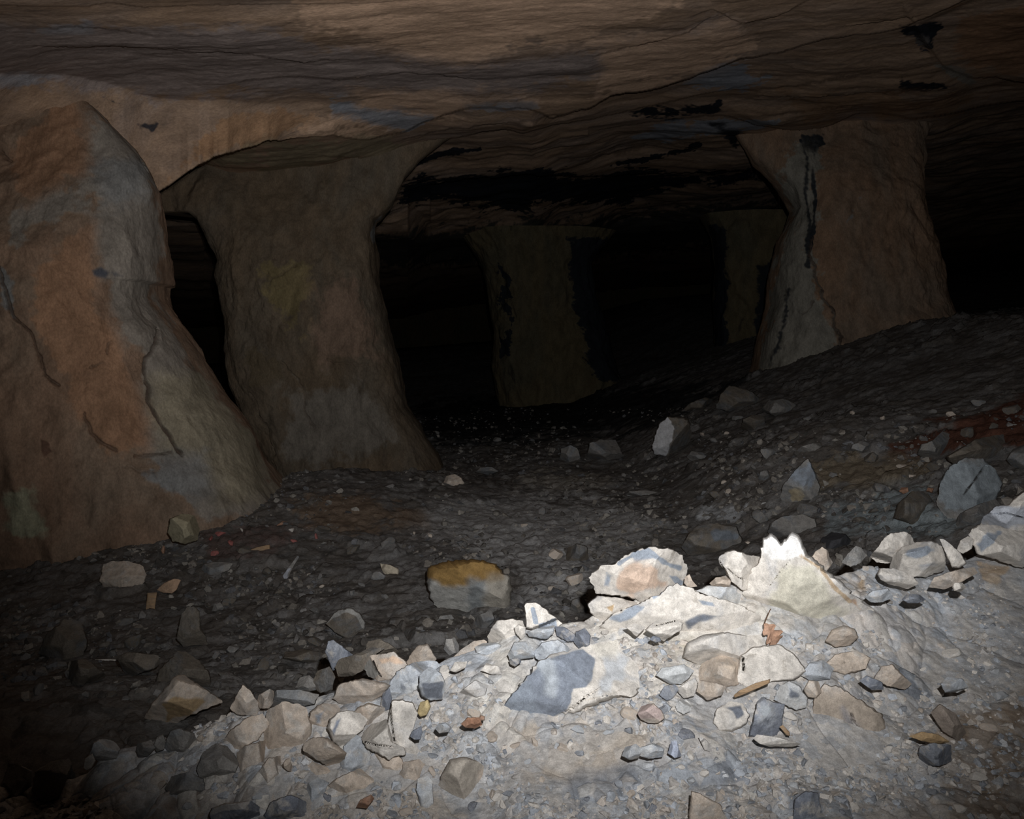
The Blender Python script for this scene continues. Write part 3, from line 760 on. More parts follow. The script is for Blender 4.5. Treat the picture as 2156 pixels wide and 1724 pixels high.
        tag(mk_mesh(nm, v, grid_faces(30, 80), M['pillar_dim']), lab, 'wall', None, 'structure')


build_ceiling()
build_floor()
build_mound()
build_pillars()
# ------------------------------------------------------------------ rocks
def resample(poly, n):
    p = np.asarray(poly, float)
    q = np.concatenate([p, p[:1]])
    seg = np.hypot(*np.diff(q, axis=0).T)
    s = np.concatenate([[0], np.cumsum(seg)])
    t = np.linspace(0, s[-1], n, endpoint=False)
    return np.stack([np.interp(t, s, q[:, 0]), np.interp(t, s, q[:, 1])], -1)


def ground_depth(px, py, where):
    if where == 'm': return float(mound_depth(px, py))
    return floor_hit(px, py)


def rock(name, label, mat, poly, T=None, where='m', pole=None, seed=None, facets=9, paint=(), cracks=(), group=None, dd=0.0, rough=1.0,
         flat=2.6, depth=None, cat='rock', n=84, tilt=0.0, sink=0.3):
    """one solid stone: outline as seen from the front, bulging forward and back, broken into facets.
    T is half its thickness in metres; tilt leans its top away"""
    buried = where == 'm' and depth is not None and depth < 2.97 and sink == 0.3 and cat == 'rock'
    if buried:                                                    # low stones sit deep in the dust
        q = np.asarray(poly, float); c_ = q.mean(0); poly = (c_ + (q - c_) * 1.14).tolist(); sink = 0.62
    seed = int(seed if seed is not None else abs(hash2(int(poly[0][0]), int(poly[0][1]), 77)) * 9999)
    rs = np.random.RandomState(seed)
    poly = np.asarray(poly, float)
    x0, x1 = poly[:, 0].min(), poly[:, 0].max(); y0, y1 = poly[:, 1].min(), poly[:, 1].max()
    cx = (x0 + x1) / 2
    if depth is None:
        c = float(interp(cx, CREST))
        by = y1 - 0.06 * (y1 - y0)
        depth = ground_depth(cx, max(by, c) if where == 'm' else by, where)
    elif where == 'm':                                            # planned on a flatter bank: keep the offset from its surface
        yb = max(y1 - 0.06 * (y1 - y0), float(interp(cx, CREST)))
        depth += float(mound_depth(cx, min(yb, 1723)) - mound_depth(cx, min(yb, 1723), D_PLAN))
    if where == 'm': depth = depth - 0.03
    pxm = depth / F
    size = math.sqrt((x1 - x0) * (y1 - y0)) * pxm
    if T is None: T = 0.36 * size
    d0 = depth + sink * T + dd
    out = resample(poly, n)
    jit = fbm(np.stack([out[:, 0] * 0.09, out[:, 1] * 0.09, np.full(n, seed * 1.7)], -1), 4, 0.6)
    if pole is None:
        ctr = out.mean(0)
    else:
        ctr = np.asarray(pole, float)
    ctr0 = out.mean(0)
    rv = out - ctr0
    out = out + rv / (np.linalg.norm(rv, axis=1)[:, None] + 1e-6) * jit[:, None] * 0.05 * math.sqrt((x1 - x0) * (y1 - y0)) * rough
    nfr, nbk = max(10, n // 4), max(6, n // 8)
    rings = []
    sF = np.linspace(1, 0, nfr + 1)[:-1]
    sB = np.linspace(1, 0, nbk + 1)[1:-1]
    pr = lambda s: (1 - s ** flat) ** (1 / flat)
    for s in sB[::-1]:
        rings.append((s, +1.0 * pr(s)))
    for s in sF:
        rings.append((s, -pr(s)))
    pts = []
    hw, hh = (x1 - x0) / 2 * pxm, (y1 - y0) / 2 * pxm
    for s, k in rings:
        q = ctr + (out - ctr) * s
        pts.append(np.concatenate([q, np.full((n, 1), k)], 1))
    back = np.array([[*ctr, 1.0]]); fr = np.array([[*ctr, -1.0]])
    a = np.concatenate([back] + pts + [fr])
    # facets in a normalised frame: outline stays, faces get planed
    u = (a[:, 0] - cx) / ((x1 - x0) / 2); w_ = ((y0 + y1) / 2 - a[:, 1]) / ((y1 - y0) / 2); k = a[:, 2].copy()
    for _ in range(facets):
        nx, nz = rs.normal(0, 0.55, 2)
        ny = -abs(rs.normal(0.9, 0.3))
        nn = math.sqrt(nx * nx + ny * ny + nz * nz)
        nx, ny, nz = nx / nn, ny / nn, nz / nn
        off = rs.uniform(0.45, 0.82)
        dot = u * nx + w_ * nz + k * ny
        over = np.maximum(dot - off, 0)
        k = np.where(over > 0, np.minimum(k - over / ny, 1.0), k)
    a[:, 2] = np.clip(k, -1, 1)
    tl = np.tan(math.radians(tilt)) * ((y1 - a[:, 1]) * pxm)
    v = P(a[:, 0], a[:, 1], d0 + a[:, 2] * T + tl)
    # weathered surface
    ctr3 = v.mean(0)
    nv = v - ctr3
    nv /= np.linalg.norm(nv, axis=1)[:, None] + 1e-9
    fq = v / max(size, 0.02)
    amp = size * (0.045 if size < 0.18 else 0.028) * rough
    dsp = amp * (0.9 * fbm(fq * 1.8 + seed, 4, 0.5) + 0.3 * fbm(fq * 2.6 + seed * 3, 3, 0.5, ridge=True) - 0.15)
    dsp += size * 0.006 * rough * fbm(fq * 14 + seed, 3)
    fe = np.clip((1 - np.abs(a[:, 2])) , 0, 1)
    v = v + np.stack([np.zeros(len(v)), -dsp * (a[:, 2] < 0.2), np.zeros(len(v))], -1) + nv * (dsp * 0.35)[:, None]
    st = None
    if paint or cracks:
        if cracks:
            px, py = project(v)
            for ln, wd, dp in cracks:
                g = (1 - sstep(wd * .4, wd, line_d(px, py, ln)))
                v[:, 1] += np.where(a[:, 2] < 0.1, g * dp, 0)
        st = stains(v, list(paint) + [('l', (0.03, 0.025, 0.02), 1.0, wd * 0.8, ln) for ln, wd, dp in cracks])  # cracks also painted near-black, their shade put into the colour
    nr = len(rings)
    faces = []
    f4 = grid_faces(nr, n, True) + 1
    top = [[0, 1 + (j + 1) % n, 1 + j] for j in range(n)]
    b0 = 1 + (nr - 1) * n
    bot = [[b0 + j, b0 + (j + 1) % n, len(v) - 1] for j in range(n)]
    faces = f4.tolist() + top + bot
    base = P(cx, y1, depth)
    o = mk_mesh(name, v - base, faces, M[mat] if isinstance(mat, str) else mat, True, st, sharp=34)
    o.location = base
    # outward normals
    bm = bmesh.new(); bm.from_mesh(o.data); bmesh.ops.recalc_face_normals(bm, faces=bm.faces); bm.to_mesh(o.data); bm.free()
    if st is not None and 'stain' not in o.data.attributes: pass
    tag(o, label, cat, group)
    MARKS.append((label, (x0 + x1) / 2, (y0 + y1) / 2, max(x1 - x0, y1 - y0)))
    HULLS.append(poly)
    return o


MARKS, HULLS = [], []
CR = (0.64, 0.60, 0.53); BL = (0.31, 0.345, 0.395); DB = (0.17, 0.185, 0.215); DU = (0.42, 0.375, 0.32); WH = (0.82, 0.80, 0.77); OC = (0.33, 0.205, 0.075); YL = (0.50, 0.40, 0.22); PK = (0.56, 0.43, 0.34)

def build_leaf():
    """a dry lobed leaf lying against the boulder, blade curled a little, with its stalk"""
    half = [(0, .0), (.05, .10), (.12, .14), (.18, .34), (.26, .38), (.30, .22), (.36, .20), (.44, .46), (.53, .50), (.56, .28), (.62, .24), (.70, .42), (.78, .40), (.82, .24), (.90, .22), (.97, .12), (1.0, 0)]
    n, m = 34, 9
    t = np.linspace(0, 1, n); wd = np.interp(t, [h[0] for h in half], [h[1] for h in half])
    vs = []
    for i in range(n):
        for j in range(m):
            u = (j / (m - 1.0)) * 2 - 1
            vs.append((u * wd[i] * 0.62, -(0.16 * u * u * wd[i] + 0.10 * math.sin(3.1 * t[i]) + 0.03 * math.sin(9 * t[i] + 3 * u)), -t[i]))
    top = np.array(vs); bot = top + np.array([0, 0.018, 0])
    f = np.concatenate([grid_faces(n, m), grid_faces(n, m)[:, ::-1] + n * m])
    d = float(mound_depth(1626, 1340)) - 0.05
    sc = 66 * d / F * 1.12
    root = bpy.data.objects.new('dry_leaf', None); COL.objects.link(root)
    root.location = P(1610, 1312, d); root.rotation_euler = (0.35, -0.62, 0.15)
    mk_mesh('leaf_blade', np.concatenate([top, bot]) * sc, f, M['leaf'], True, None, root)
    st = []
    for k in range(9):
        q = k / 8.0
        for a in range(6):
            an = a * math.pi / 3
            st.append((0.05 * q * q + 0.5 * q * 0.55 + .016 * math.cos(an), -.02 - .1 * q + .016 * math.sin(an), 0.03 + 0.52 * q - 0.1 * q))
    mk_mesh('leaf_stalk', np.array(st) * sc, grid_faces(9, 6, True), M['stalk'], True, None, root)
    tag(root, 'dry reddish-brown lobed leaf with a thin stalk on the pale rubble', 'leaf')
    MARKS.append(('dry reddish-brown lobed leaf', 1626, 1340, 66)); HULLS.append(np.array([(1592, 1306), (1630, 1310), (1660, 1366), (1600, 1370)]))


# ---- the lit crest of the rubble bank
rock('boulder', 'pale capped boulder overhanging a dark crack on the rubble crest', 'cream',
     [(1239, 1216), (1263, 1190), (1293, 1188), (1310, 1170), (1347, 1154), (1363, 1150), (1390, 1153), (1416, 1155), (1437, 1170), (1449, 1193), (1443, 1214), (1438, 1240), (1400, 1262), (1345, 1268), (1318, 1256), (1289, 1254), (1256, 1248)],
     0.15, pole=(1365, 1195), facets=7, depth=3.55, n=120, sink=0.2,
     paint=[('p', BL, .9, 6, [(1330, 1165), (1362, 1152), (1400, 1178), (1432, 1195), (1410, 1195), (1375, 1172), (1340, 1178)]), ('l', BL, .9, 6, [(1305, 1185), (1340, 1165)]),
            ('p', BL, .75, 8, [(1275, 1200), (1292, 1210), (1285, 1235), (1268, 1236)]), ('p', PK, .8, 18, [(1300, 1200), (1370, 1195), (1400, 1230), (1330, 1250), (1296, 1236)]), ('p', BL, .9, 5, [(1405, 1208), (1440, 1226), (1430, 1232)])])
rock('boulder', 'low cream block directly under the overhanging capped boulder', 'cream',
     [(1258, 1254), (1236, 1270), (1241, 1290), (1262, 1306), (1320, 1306), (1350, 1275), (1335, 1266), (1300, 1258)], 0.13, depth=3.40, paint=[('p', (.55, .40, .24), .8, 6, [(1275, 1278), (1295, 1270), (1290, 1290)])])
rock('boulder', 'broad dusty cream boulder with a central ridge below the capped boulder', 'cream',
     [(1262, 1318), (1289, 1292), (1339, 1272), (1374, 1256), (1418, 1229), (1441, 1231), (1480, 1250), (1524, 1262), (1562, 1274), (1604, 1298), (1610, 1325), (1540, 1352), (1500, 1350), (1440, 1352), (1370, 1345), (1300, 1345)],
     0.17, pole=(1425, 1262), facets=10, depth=3.22, n=130, sink=0.35,
     paint=[('p', BL, .85, 8, [(1290, 1300), (1340, 1275), (1356, 1278), (1330, 1302), (1305, 1310)]), ('p', BL, .85, 6, [(1468, 1262), (1500, 1268), (1504, 1276), (1478, 1272)]), ('p', DB, .7, 8, [(1444, 1310), (1470, 1292), (1520, 1296), (1480, 1308), (1450, 1322)]), ('p', BL, .7, 6, [(1370, 1252), (1400, 1236), (1396, 1248), (1376, 1262)])])
rock('boulder', 'tall cream boulder with two pointed peaks on the rubble crest', 'cream',
     [(1601, 1172), (1605, 1134), (1619, 1123), (1631, 1127), (1643, 1142), (1655, 1133), (1668, 1120), (1682, 1126), (1690, 1141), (1697, 1167), (1722, 1184), (1762, 1218), (1800, 1252), (1846, 1290), (1838, 1312), (1786, 1342), (1700, 1346), (1650, 1330), (1604, 1306), (1570, 1278), (1566, 1240), (1584, 1198)],
     0.21, pole=(1650, 1215), facets=8, depth=3.28, n=140, sink=0.3,
     paint=[('p', WH, .95, 12, [(1600, 1170), (1610, 1118), (1670, 1112), (1695, 1165), (1650, 1180)]), ('p', (.56, .53, .44), .8, 26, [(1640, 1190), (1720, 1200), (1800, 1300), (1700, 1330), (1610, 1290)]), ('l', (.50, .38, .26), .75, 4, [(1686, 1170), (1728, 1196), (1756, 1236), (1790, 1266)]),
            ('p', (.46, .30, .20), .8, 8, [(1795, 1262), (1838, 1296), (1830, 1302), (1805, 1290)]), ('p', (.44, .43, .40), .9, 6, [(1684, 1292), (1704, 1298), (1720, 1322), (1716, 1334), (1690, 1314)]), ('p', BL, .8, 10, [(1640, 1310), (1680, 1300), (1710, 1330), (1660, 1340)])],
     cracks=[([(1602, 1262), (1616, 1236), (1624, 1230), (1640, 1206), (1652, 1194), (1664, 1178)], 0.8, .004)])
rock('rock_slab', 'wedge of cream stone leaning on the left of the two-peaked boulder', 'cream',
     [(1513, 1174), (1526, 1161), (1545, 1157), (1575, 1168), (1602, 1172), (1603, 1205), (1590, 1250), (1556, 1240), (1536, 1220), (1528, 1200), (1514, 1188)], 0.12, depth=3.40,
     cracks=[([(1515, 1182), (1530, 1205), (1536, 1222)], 1.8, .02), ([(1532, 1196), (1550, 1214), (1566, 1220)], 1.2, .01)])
rock('stone', 'small tan knob of stone at the left foot of the leaning wedge', 'tan', [(1494, 1228), (1506, 1216), (1528, 1212), (1540, 1222), (1536, 1240), (1506, 1240)], 0.05, depth=3.46, n=56)
rock('stone', 'blue-grey angular stone in the gap between broad boulder and wedge', 'blue', [(1466, 1244), (1490, 1232), (1540, 1236), (1560, 1252), (1556, 1274), (1520, 1266)], 0.07, depth=3.38, n=60)
rock('stone', 'pinkish knob at the right shoulder of the capped boulder', 'tan', [(1442, 1215), (1452, 1208), (1458, 1222), (1468, 1234), (1450, 1238), (1440, 1228)], 0.03, depth=3.50, n=48)
rock('stone', 'small upright tan stone right of the two white peaks', 'tan', [(1704, 1176), (1716, 1162), (1731, 1152), (1743, 1160), (1745, 1171), (1754, 1184), (1740, 1206), (1718, 1200)], 0.05, depth=3.62, n=60)
rock('rock_shard', 'fin-shaped white shard standing upright on the rubble crest', 'cream',
     [(1104, 1276), (1106, 1270), (1120, 1268), (1128, 1267), (1143, 1279), (1168, 1298), (1184, 1312), (1168, 1326), (1130, 1328), (1108, 1322)], 0.05, pole=(1122, 1290), facets=5, depth=3.30,
     paint=[('l', BL, .9, 4, [(1122, 1282), (1128, 1310)]), ('p', BL, .9, 4, [(1132, 1312), (1168, 1302), (1168, 1316), (1136, 1324)])])
rock('boulder', 'rounded cream block left of the fin-shaped shard', 'cream', [(1026, 1340), (1036, 1318), (1048, 1305), (1078, 1302), (1100, 1308), (1107, 1324), (1098, 1344), (1060, 1356), (1030, 1354)], 0.08, depth=3.32)
rock('stone', 'pale leaf-shaped stone propped below the fin-shaped shard', 'cream', [(1082, 1322), (1092, 1314), (1107, 1320), (1106, 1338), (1098, 1347), (1086, 1334)], 0.03, depth=3.24, n=48)
rock('stone', 'grey-blue flat stone in front of the fin-shaped shard', 'blue', [(1108, 1330), (1132, 1322), (1168, 1316), (1166, 1334), (1150, 1346), (1114, 1340)], 0.04, depth=3.2, n=56)
rock('stone', 'dusky purple-grey stone at the right foot of the fin-shaped shard', 'slate', [(1168, 1318), (1188, 1320), (1212, 1336), (1216, 1350), (1196, 1352), (1172, 1338)], 0.04, depth=3.24, n=56)
rock('boulder', 'round purple-grey boulder right of the fin-shaped shard', 'slate', [(1212, 1330), (1232, 1322), (1244, 1338), (1240, 1362), (1220, 1368), (1208, 1352)], 0.05, depth=3.18, n=60)
rock('boulder', 'wide white and blue-grey split boulder leaning down the rubble face', 'cream',
     [(1032, 1528), (1040, 1500), (1060, 1486), (1084, 1452), (1110, 1424), (1128, 1396), (1168, 1376), (1228, 1362), (1262, 1352), (1300, 1346), (1310, 1372), (1340, 1396), (1349, 1420), (1348, 1450), (1336, 1470), (1310, 1466), (1260, 1482), (1210, 1500), (1176, 1508), (1130, 1544), (1096, 1562), (1050, 1552)],
     0.16, pole=(1215, 1430), facets=9, depth=2.80, n=150, sink=0.25,
     paint=[('p', (.235, .26, .305), 1, 9, [(1112, 1424), (1150, 1400), (1226, 1370), (1252, 1388), (1250, 1416), (1232, 1440), (1202, 1446), (1200, 1470), (1186, 1492), (1166, 1506), (1130, 1486), (1122, 1456)]),
            ('p', (.26, .29, .335), 1, 9, [(1068, 1488), (1106, 1438), (1122, 1450), (1120, 1480), (1130, 1506), (1118, 1536), (1094, 1546), (1082, 1516)]), ('p', (.42, .45, .48), .9, 8, [(1134, 1398), (1158, 1392), (1172, 1430), (1166, 1464), (1150, 1454), (1146, 1420)]),
            ('p', (.54, .55, .56), .8, 20, [(1270, 1380), (1320, 1390), (1310, 1430), (1262, 1460)]), ('p', CR, .8, 8, [(1240, 1360), (1300, 1350), (1296, 1378), (1262, 1384)])],
     cracks=[([(1182, 1506), (1214, 1484), (1232, 1468), (1262, 1450), (1274, 1442)], 1.8, .012), ([(1236, 1474), (1290, 1462), (1330, 1440)], 1.3, .008)])
rock('boulder', 'blue-white boulder with a crumbly face above the wide split boulder', 'blue', [(1126, 1370), (1140, 1352), (1176, 1346), (1196, 1360), (1204, 1374), (1180, 1388), (1146, 1394), (1128, 1386)], 0.07, depth=3.02)
rock('boulder', 'pale blue boulder left of the crumbly blue-white one', 'blue', [(1068, 1378), (1082, 1352), (1112, 1350), (1126, 1366), (1126, 1384), (1098, 1388), (1074, 1390)], 0.06, depth=3.04)
rock('stone', 'narrow dark blue stone under the pale blue boulder', 'slate', [(1072, 1388), (1094, 1384), (1098, 1394), (1084, 1404), (1074, 1398)], 0.025, depth=3.0, n=48)
rock('stone', 'long blue-grey stone jutting left from the rubble crest', 'blue', [(1000, 1362), (1014, 1354), (1044, 1352), (1056, 1358), (1050, 1372), (1024, 1380), (1002, 1374)], 0.05, depth=3.26, n=60)
rock('stone', 'low tan stone on the crest beside the cube-shaped one', 'tan', [(950, 1386), (968, 1368), (996, 1350), (1020, 1346), (1026, 1352), (1002, 1370), (976, 1390)], 0.06, depth=3.34, n=60)
rock('stone', 'small cube-shaped grey stone on the crest skyline', 'grey', [(934, 1366), (938, 1344), (958, 1342), (966, 1358), (966, 1374), (946, 1380)], 0.035, depth=3.36, n=56)
rock('boulder', 'smooth rounded tan boulder left of the cube-shaped stone', 'tan', [(854, 1398), (866, 1374), (880, 1358), (900, 1355), (908, 1368), (920, 1388), (904, 1402), (870, 1408)], 0.08, depth=3.3, facets=5)
rock('boulder', 'blocky tan boulder with a pale left face on the crest', 'tan', [(765, 1404), (770, 1392), (779, 1380), (800, 1377), (829, 1371), (852, 1390), (866, 1406), (846, 1416), (826, 1432), (796, 1436), (776, 1424)],
     0.10, pole=(795, 1395), depth=3.2, n=100, facets=6, paint=[('p', (.50, .48, .44), .95, 4, [(764, 1404), (780, 1380), (790, 1398), (800, 1420), (790, 1432), (772, 1424)]), ('p', (.58, .43, .32), .8, 8, [(786, 1384), (830, 1372), (850, 1396), (800, 1404)])],
     cracks=[([(786, 1392), (794, 1412), (802, 1424)], 1.5, .012), ([(764, 1418), (770, 1426)], 2.4, .03)])
rock('boulder', 'dark slate-blue pointed stone behind the tan blocks', 'slate', [(684, 1372), (690, 1350), (702, 1347), (726, 1364), (748, 1382), (740, 1404), (700, 1412), (692, 1392)], 0.08, depth=3.5)
rock('boulder', 'dull brown boulder between the slate-blue stone and the blocky tan boulder', 'dim', [(706, 1404), (712, 1388), (750, 1376), (782, 1362), (812, 1364), (780, 1384), (768, 1410), (740, 1424), (712, 1424)], 0.08, depth=3.36)
rock('boulder', 'dim rounded boulder behind the blocky tan boulder', 'dim', [(764, 1376), (774, 1350), (800, 1346), (824, 1356), (840, 1372), (800, 1388)], 0.07, depth=3.5)
rock('boulder', 'long low brownish slab under the blocky tan boulder', 'tan', [(700, 1470), (712, 1440), (760, 1428), (806, 1436), (824, 1442), (806, 1466), (770, 1482), (720, 1490)], 0.09, depth=3.02, paint=[('p', (.30, .22, .15), .7, 14, [(702, 1440), (740, 1430), (724, 1470)])])
rock('boulder', 'pale blue-grey crumbly block at the shoulder of the rubble face', 'blue', [(818, 1440), (838, 1410), (866, 1396), (906, 1390), (930, 1400), (900, 1424), (880, 1452), (846, 1476), (820, 1470)], 0.08, depth=3.06, rough=1.5)
rock('stone', 'rounded blue-grey stone with a shadowed lower rim in pale rubble', 'blue', [(884, 1446), (886, 1422), (906, 1408), (926, 1420), (936, 1440), (930, 1468), (906, 1472), (890, 1464)], 0.06, depth=2.9, facets=5, paint=[('p', DB, .8, 8, [(890, 1440), (930, 1440), (928, 1468), (900, 1470)])])  # shadowed lower rim is painted on as darker blue-grey
rock('stone', 'cream angular stone right of the rounded blue-grey stone', 'cream', [(970, 1458), (1000, 1434), (1024, 1444), (1020, 1462), (990, 1470)], 0.05, depth=2.96, n=60)
rock('rock_slab', 'thin pale slab with a dark underside in the upper rubble', 'cream', [(946, 1412), (958, 1394), (984, 1392), (980, 1406), (960, 1416)], 0.03, depth=3.06, n=56, sink=0.0)
rock('rock_slab', 'flat cream slab with a thin shadow right of its fellow', 'cream', [(1012, 1412), (1024, 1396), (1050, 1402), (1056, 1420), (1036, 1420)], 0.03, depth=3.06, n=56, sink=0.0)
rock('boulder', 'dark slate stone tucked between blue-grey crumbly block and split tall block', 'slate', [(800, 1484), (806, 1458), (820, 1448), (826, 1470), (820, 1494), (806, 1500)], 0.05, depth=2.98, n=60)
rock('boulder', 'tall pale split block with a vertical crack and shadowed foot', 'cream',
     [(812, 1552), (818, 1510), (824, 1474), (846, 1472), (868, 1478), (880, 1500), (872, 1530), (862, 1560), (896, 1596), (900, 1612), (884, 1612), (860, 1590), (836, 1570), (822, 1562)],
     0.09, depth=2.80, n=110, facets=6, sink=-0.2, paint=[('p', (.50, .47, .43), .7, 14, [(840, 1480), (876, 1486), (870, 1530), (836, 1540)])], cracks=[([(822, 1470), (824, 1520), (830, 1560)], 1.8, .02)])
rock('rock_slab', 'thick overhanging cream slab with a deep black shadow beneath', 'cream',
     [(762, 1556), (766, 1538), (784, 1524), (814, 1514), (822, 1540), (828, 1564), (852, 1574), (856, 1590), (836, 1592), (820, 1600), (790, 1584), (772, 1574)],
     0.10, depth=2.74, n=100, facets=6, sink=-0.45, cracks=[([(762, 1560), (790, 1568), (826, 1572)], 1.5, .012)])
rock('boulder', 'wedge of tan rock under the thick overhanging slab', 'tan', [(790, 1590), (812, 1584), (838, 1594), (852, 1612), (840, 1636), (800, 1640), (786, 1614)], 0.07, depth=2.66)
rock('boulder', 'egg-shaped cream boulder with a blue-grey cheek', 'cream', [(687, 1534), (694, 1514), (716, 1497), (738, 1495), (760, 1502), (774, 1516), (766, 1534), (748, 1552), (720, 1574), (700, 1560)], 0.09, depth=2.82, n=100, facets=5, sink=0.0,
     paint=[('p', (.24, .265, .32), .95, 8, [(690, 1536), (704, 1512), (724, 1504), (720, 1530), (706, 1566), (694, 1552)])])
rock('rock_slab', 'lip of tan rock with a black shadow line below the egg-shaped boulder', 'tan', [(636, 1580), (640, 1562), (660, 1552), (688, 1552), (706, 1566), (730, 1584), (722, 1610), (714, 1624), (690, 1614), (660, 1596)], 0.09, depth=2.72, n=100, sink=-0.35, facets=5)
rock('boulder', 'low tan boulder at the foot of the black-shadowed lip', 'tan', [(640, 1622), (660, 1606), (690, 1616), (716, 1634), (706, 1652), (660, 1650)], 0.06, depth=2.68)
rock('rock_slab', 'small triangular stone left of the black-shadowed lip', 'tan', [(592, 1612), (602, 1598), (610, 1596), (616, 1614), (616, 1626), (604, 1622)], 0.03, depth=2.7, n=48, sink=-0.2)
rock('boulder', 'broad brownish boulder with a dark notch left of the egg-shaped boulder', 'tan', [(560, 1560), (566, 1500), (600, 1484), (640, 1494), (652, 1536), (640, 1560), (606, 1580), (566, 1590)], 0.10, depth=2.84, paint=[('p', (.24, .2, .16), .8, 14, [(560, 1560), (610, 1566), (580, 1592)]), ('p', BL, .7, 10, [(596, 1520), (624, 1506), (640, 1530)])])
rock('boulder', 'long tan boulder with a flat left end in the dim rubble', 'tan', [(502, 1586), (520, 1572), (560, 1562), (566, 1590), (552, 1610), (536, 1640), (514, 1650), (506, 1620)], 0.09, depth=2.74)
rock('boulder', 'pointed grey-brown stone on the dim part of the crest', 'tan', [(484, 1490), (500, 1458), (511, 1440), (526, 1452), (540, 1472), (552, 1486), (540, 1506), (500, 1506)], 0.08, depth=3.1)
rock('boulder', 'squat grey stone right of the pointed crest stone', 'tan', [(540, 1478), (546, 1462), (568, 1450), (576, 1454), (580, 1476), (566, 1492), (546, 1492)], 0.06, depth=3.08)
rock('rock_slab', 'long flat grey slab along the crest right of the squat stone', 'grey', [(574, 1478), (580, 1452), (630, 1450), (672, 1462), (664, 1482), (620, 1492), (584, 1492)], 0.07, depth=3.06)
rock('boulder', 'dim blue-green stone with a dark flank behind the flat crest slab', 'grey', [(620, 1448), (632, 1426), (652, 1422), (668, 1436), (666, 1452), (640, 1460)], 0.06, depth=3.2)
rock('boulder', 'brown upright stone beside the dim blue-green crest stone', 'dim', [(656, 1440), (668, 1412), (694, 1402), (706, 1424), (700, 1452), (674, 1460)], 0.07, depth=3.18)
rock('boulder', 'dim grey block at the left end of the crest, notched on top', 'grey', [(6, 1700), (8, 1650), (20, 1614), (36, 1614), (66, 1626), (74, 1640), (66, 1690), (30, 1716)], 0.12, depth=2.9)
rock('boulder', 'dim grey block with a slanting top right of the notched one', 'grey', [(72, 1660), (78, 1626), (108, 1608), (142, 1602), (152, 1630), (156, 1654), (130, 1680), (90, 1684)], 0.11, depth=2.88)
rock('stone', 'small pale egg-shaped stone on the dim crest', 'cream', [(176, 1616), (180, 1598), (194, 1588), (200, 1602), (192, 1616), (182, 1620)], 0.03, depth=2.94, n=48, facets=2)
rock('boulder', 'dim blue-grey stone leaning left on the dark crest', 'blue', [(186, 1590), (196, 1562), (216, 1554), (240, 1560), (254, 1576), (246, 1596), (210, 1604)], 0.08, depth=2.98)
rock('stone', 'rounded pale stone beside its twin on the dim crest', 'grey', [(322, 1572), (330, 1550), (344, 1545), (350, 1560), (346, 1578), (330, 1584)], 0.05, depth=2.98, n=56, facets=4)
rock('boulder', 'broad grey stone right of the rounded pale stone on the dim crest', 'grey', [(350, 1572), (360, 1542), (378, 1534), (406, 1546), (414, 1570), (390, 1590), (360, 1592)], 0.08, depth=2.96)
rock('stone', 'small pale stone left of the rounded pair on the dim crest', 'grey', [(288, 1580), (292, 1566), (316, 1560), (326, 1574), (310, 1590), (292, 1592)], 0.05, depth=2.94, n=56)
rock('boulder', 'half-white half-black stone at the bottom edge of the dim rubble', 'cream', [(208, 1740), (212, 1716), (230, 1704), (262, 1703), (284, 1710), (294, 1740)], 0.07, depth=2.66, paint=[('p', (.10, .11, .13), 1, 4, [(200, 1740), (210, 1705), (231, 1703), (233, 1740)])])
rock('rock_slab', 'flat stone with a pale top and blue-black front edge', 'slate', [(444, 1716), (450, 1702), (478, 1692), (524, 1688), (540, 1700), (540, 1730), (452, 1730)], 0.08, depth=2.46, facets=3, paint=[('p', (.46, .44, .42), 1, 4, [(440, 1712), (470, 1690), (530, 1684), (516, 1702), (470, 1706), (452, 1712)])])
rock('stone', 'tall narrow grey stone upright in the lower rubble', 'blue', [(878, 1662), (882, 1642), (900, 1638), (909, 1648), (911, 1690), (900, 1706), (886, 1696)], 0.04, depth=2.46, n=60, facets=4)
rock('boulder', 'smooth half-buried slab with a crack on its right side', 'tan', [(926, 1680), (932, 1636), (950, 1604), (976, 1598), (1000, 1606), (1014, 1616), (1008, 1650), (996, 1680), (960, 1698)], 0.07, depth=2.48, facets=4, rough=0.6, paint=[('p', DU, .8, 20, [(930, 1600), (1010, 1600), (1000, 1690), (930, 1690)])])
rock('boulder', 'long bluish dust-covered boulder in the lower left rubble', 'blue', [(640, 1690), (650, 1650), (668, 1640), (690, 1650), (676, 1680), (660, 1706)], 0.06, depth=2.56)
rock('boulder', 'cracked tan boulder low in the rubble with dark clefts', 'tan', [(690, 1660), (712, 1640), (756, 1622), (784, 1634), (780, 1662), (756, 1690), (716, 1690)], 0.09, depth=2.56, cracks=[([(688, 1656), (704, 1672), (722, 1684)], 2.2, .02)])
rock('stone', 'orange-stained stone in the lower rubble', 'rust', [(752, 1698), (760, 1684), (780, 1674), (786, 1682), (772, 1700)], 0.03, depth=2.4, n=48)
rock('stone', 'yellowish oval stone in the pale rubble left of the split boulder', 'tan', [(880, 1500), (886, 1480), (900, 1474), (906, 1488), (898, 1504), (886, 1508)], 0.03, depth=2.82, n=48, facets=3, paint=[('p', YL, .9, 10, [(870, 1470), (912, 1470), (912, 1512), (870, 1512)])])
rock('stone', 'tiny round orange pebble left of the wide split boulder', 'rust', [(1008, 1512), (1012, 1506), (1020, 1508), (1020, 1516), (1012, 1517)], 0.012, depth=2.72, n=36, facets=1)
rock('stone', 'rounded blue-grey pebble beside orange-tinted clay', 'blue', [(918, 1534), (924, 1524), (938, 1522), (948, 1530), (944, 1540), (926, 1542)], 0.022, depth=2.66, n=48, facets=3)
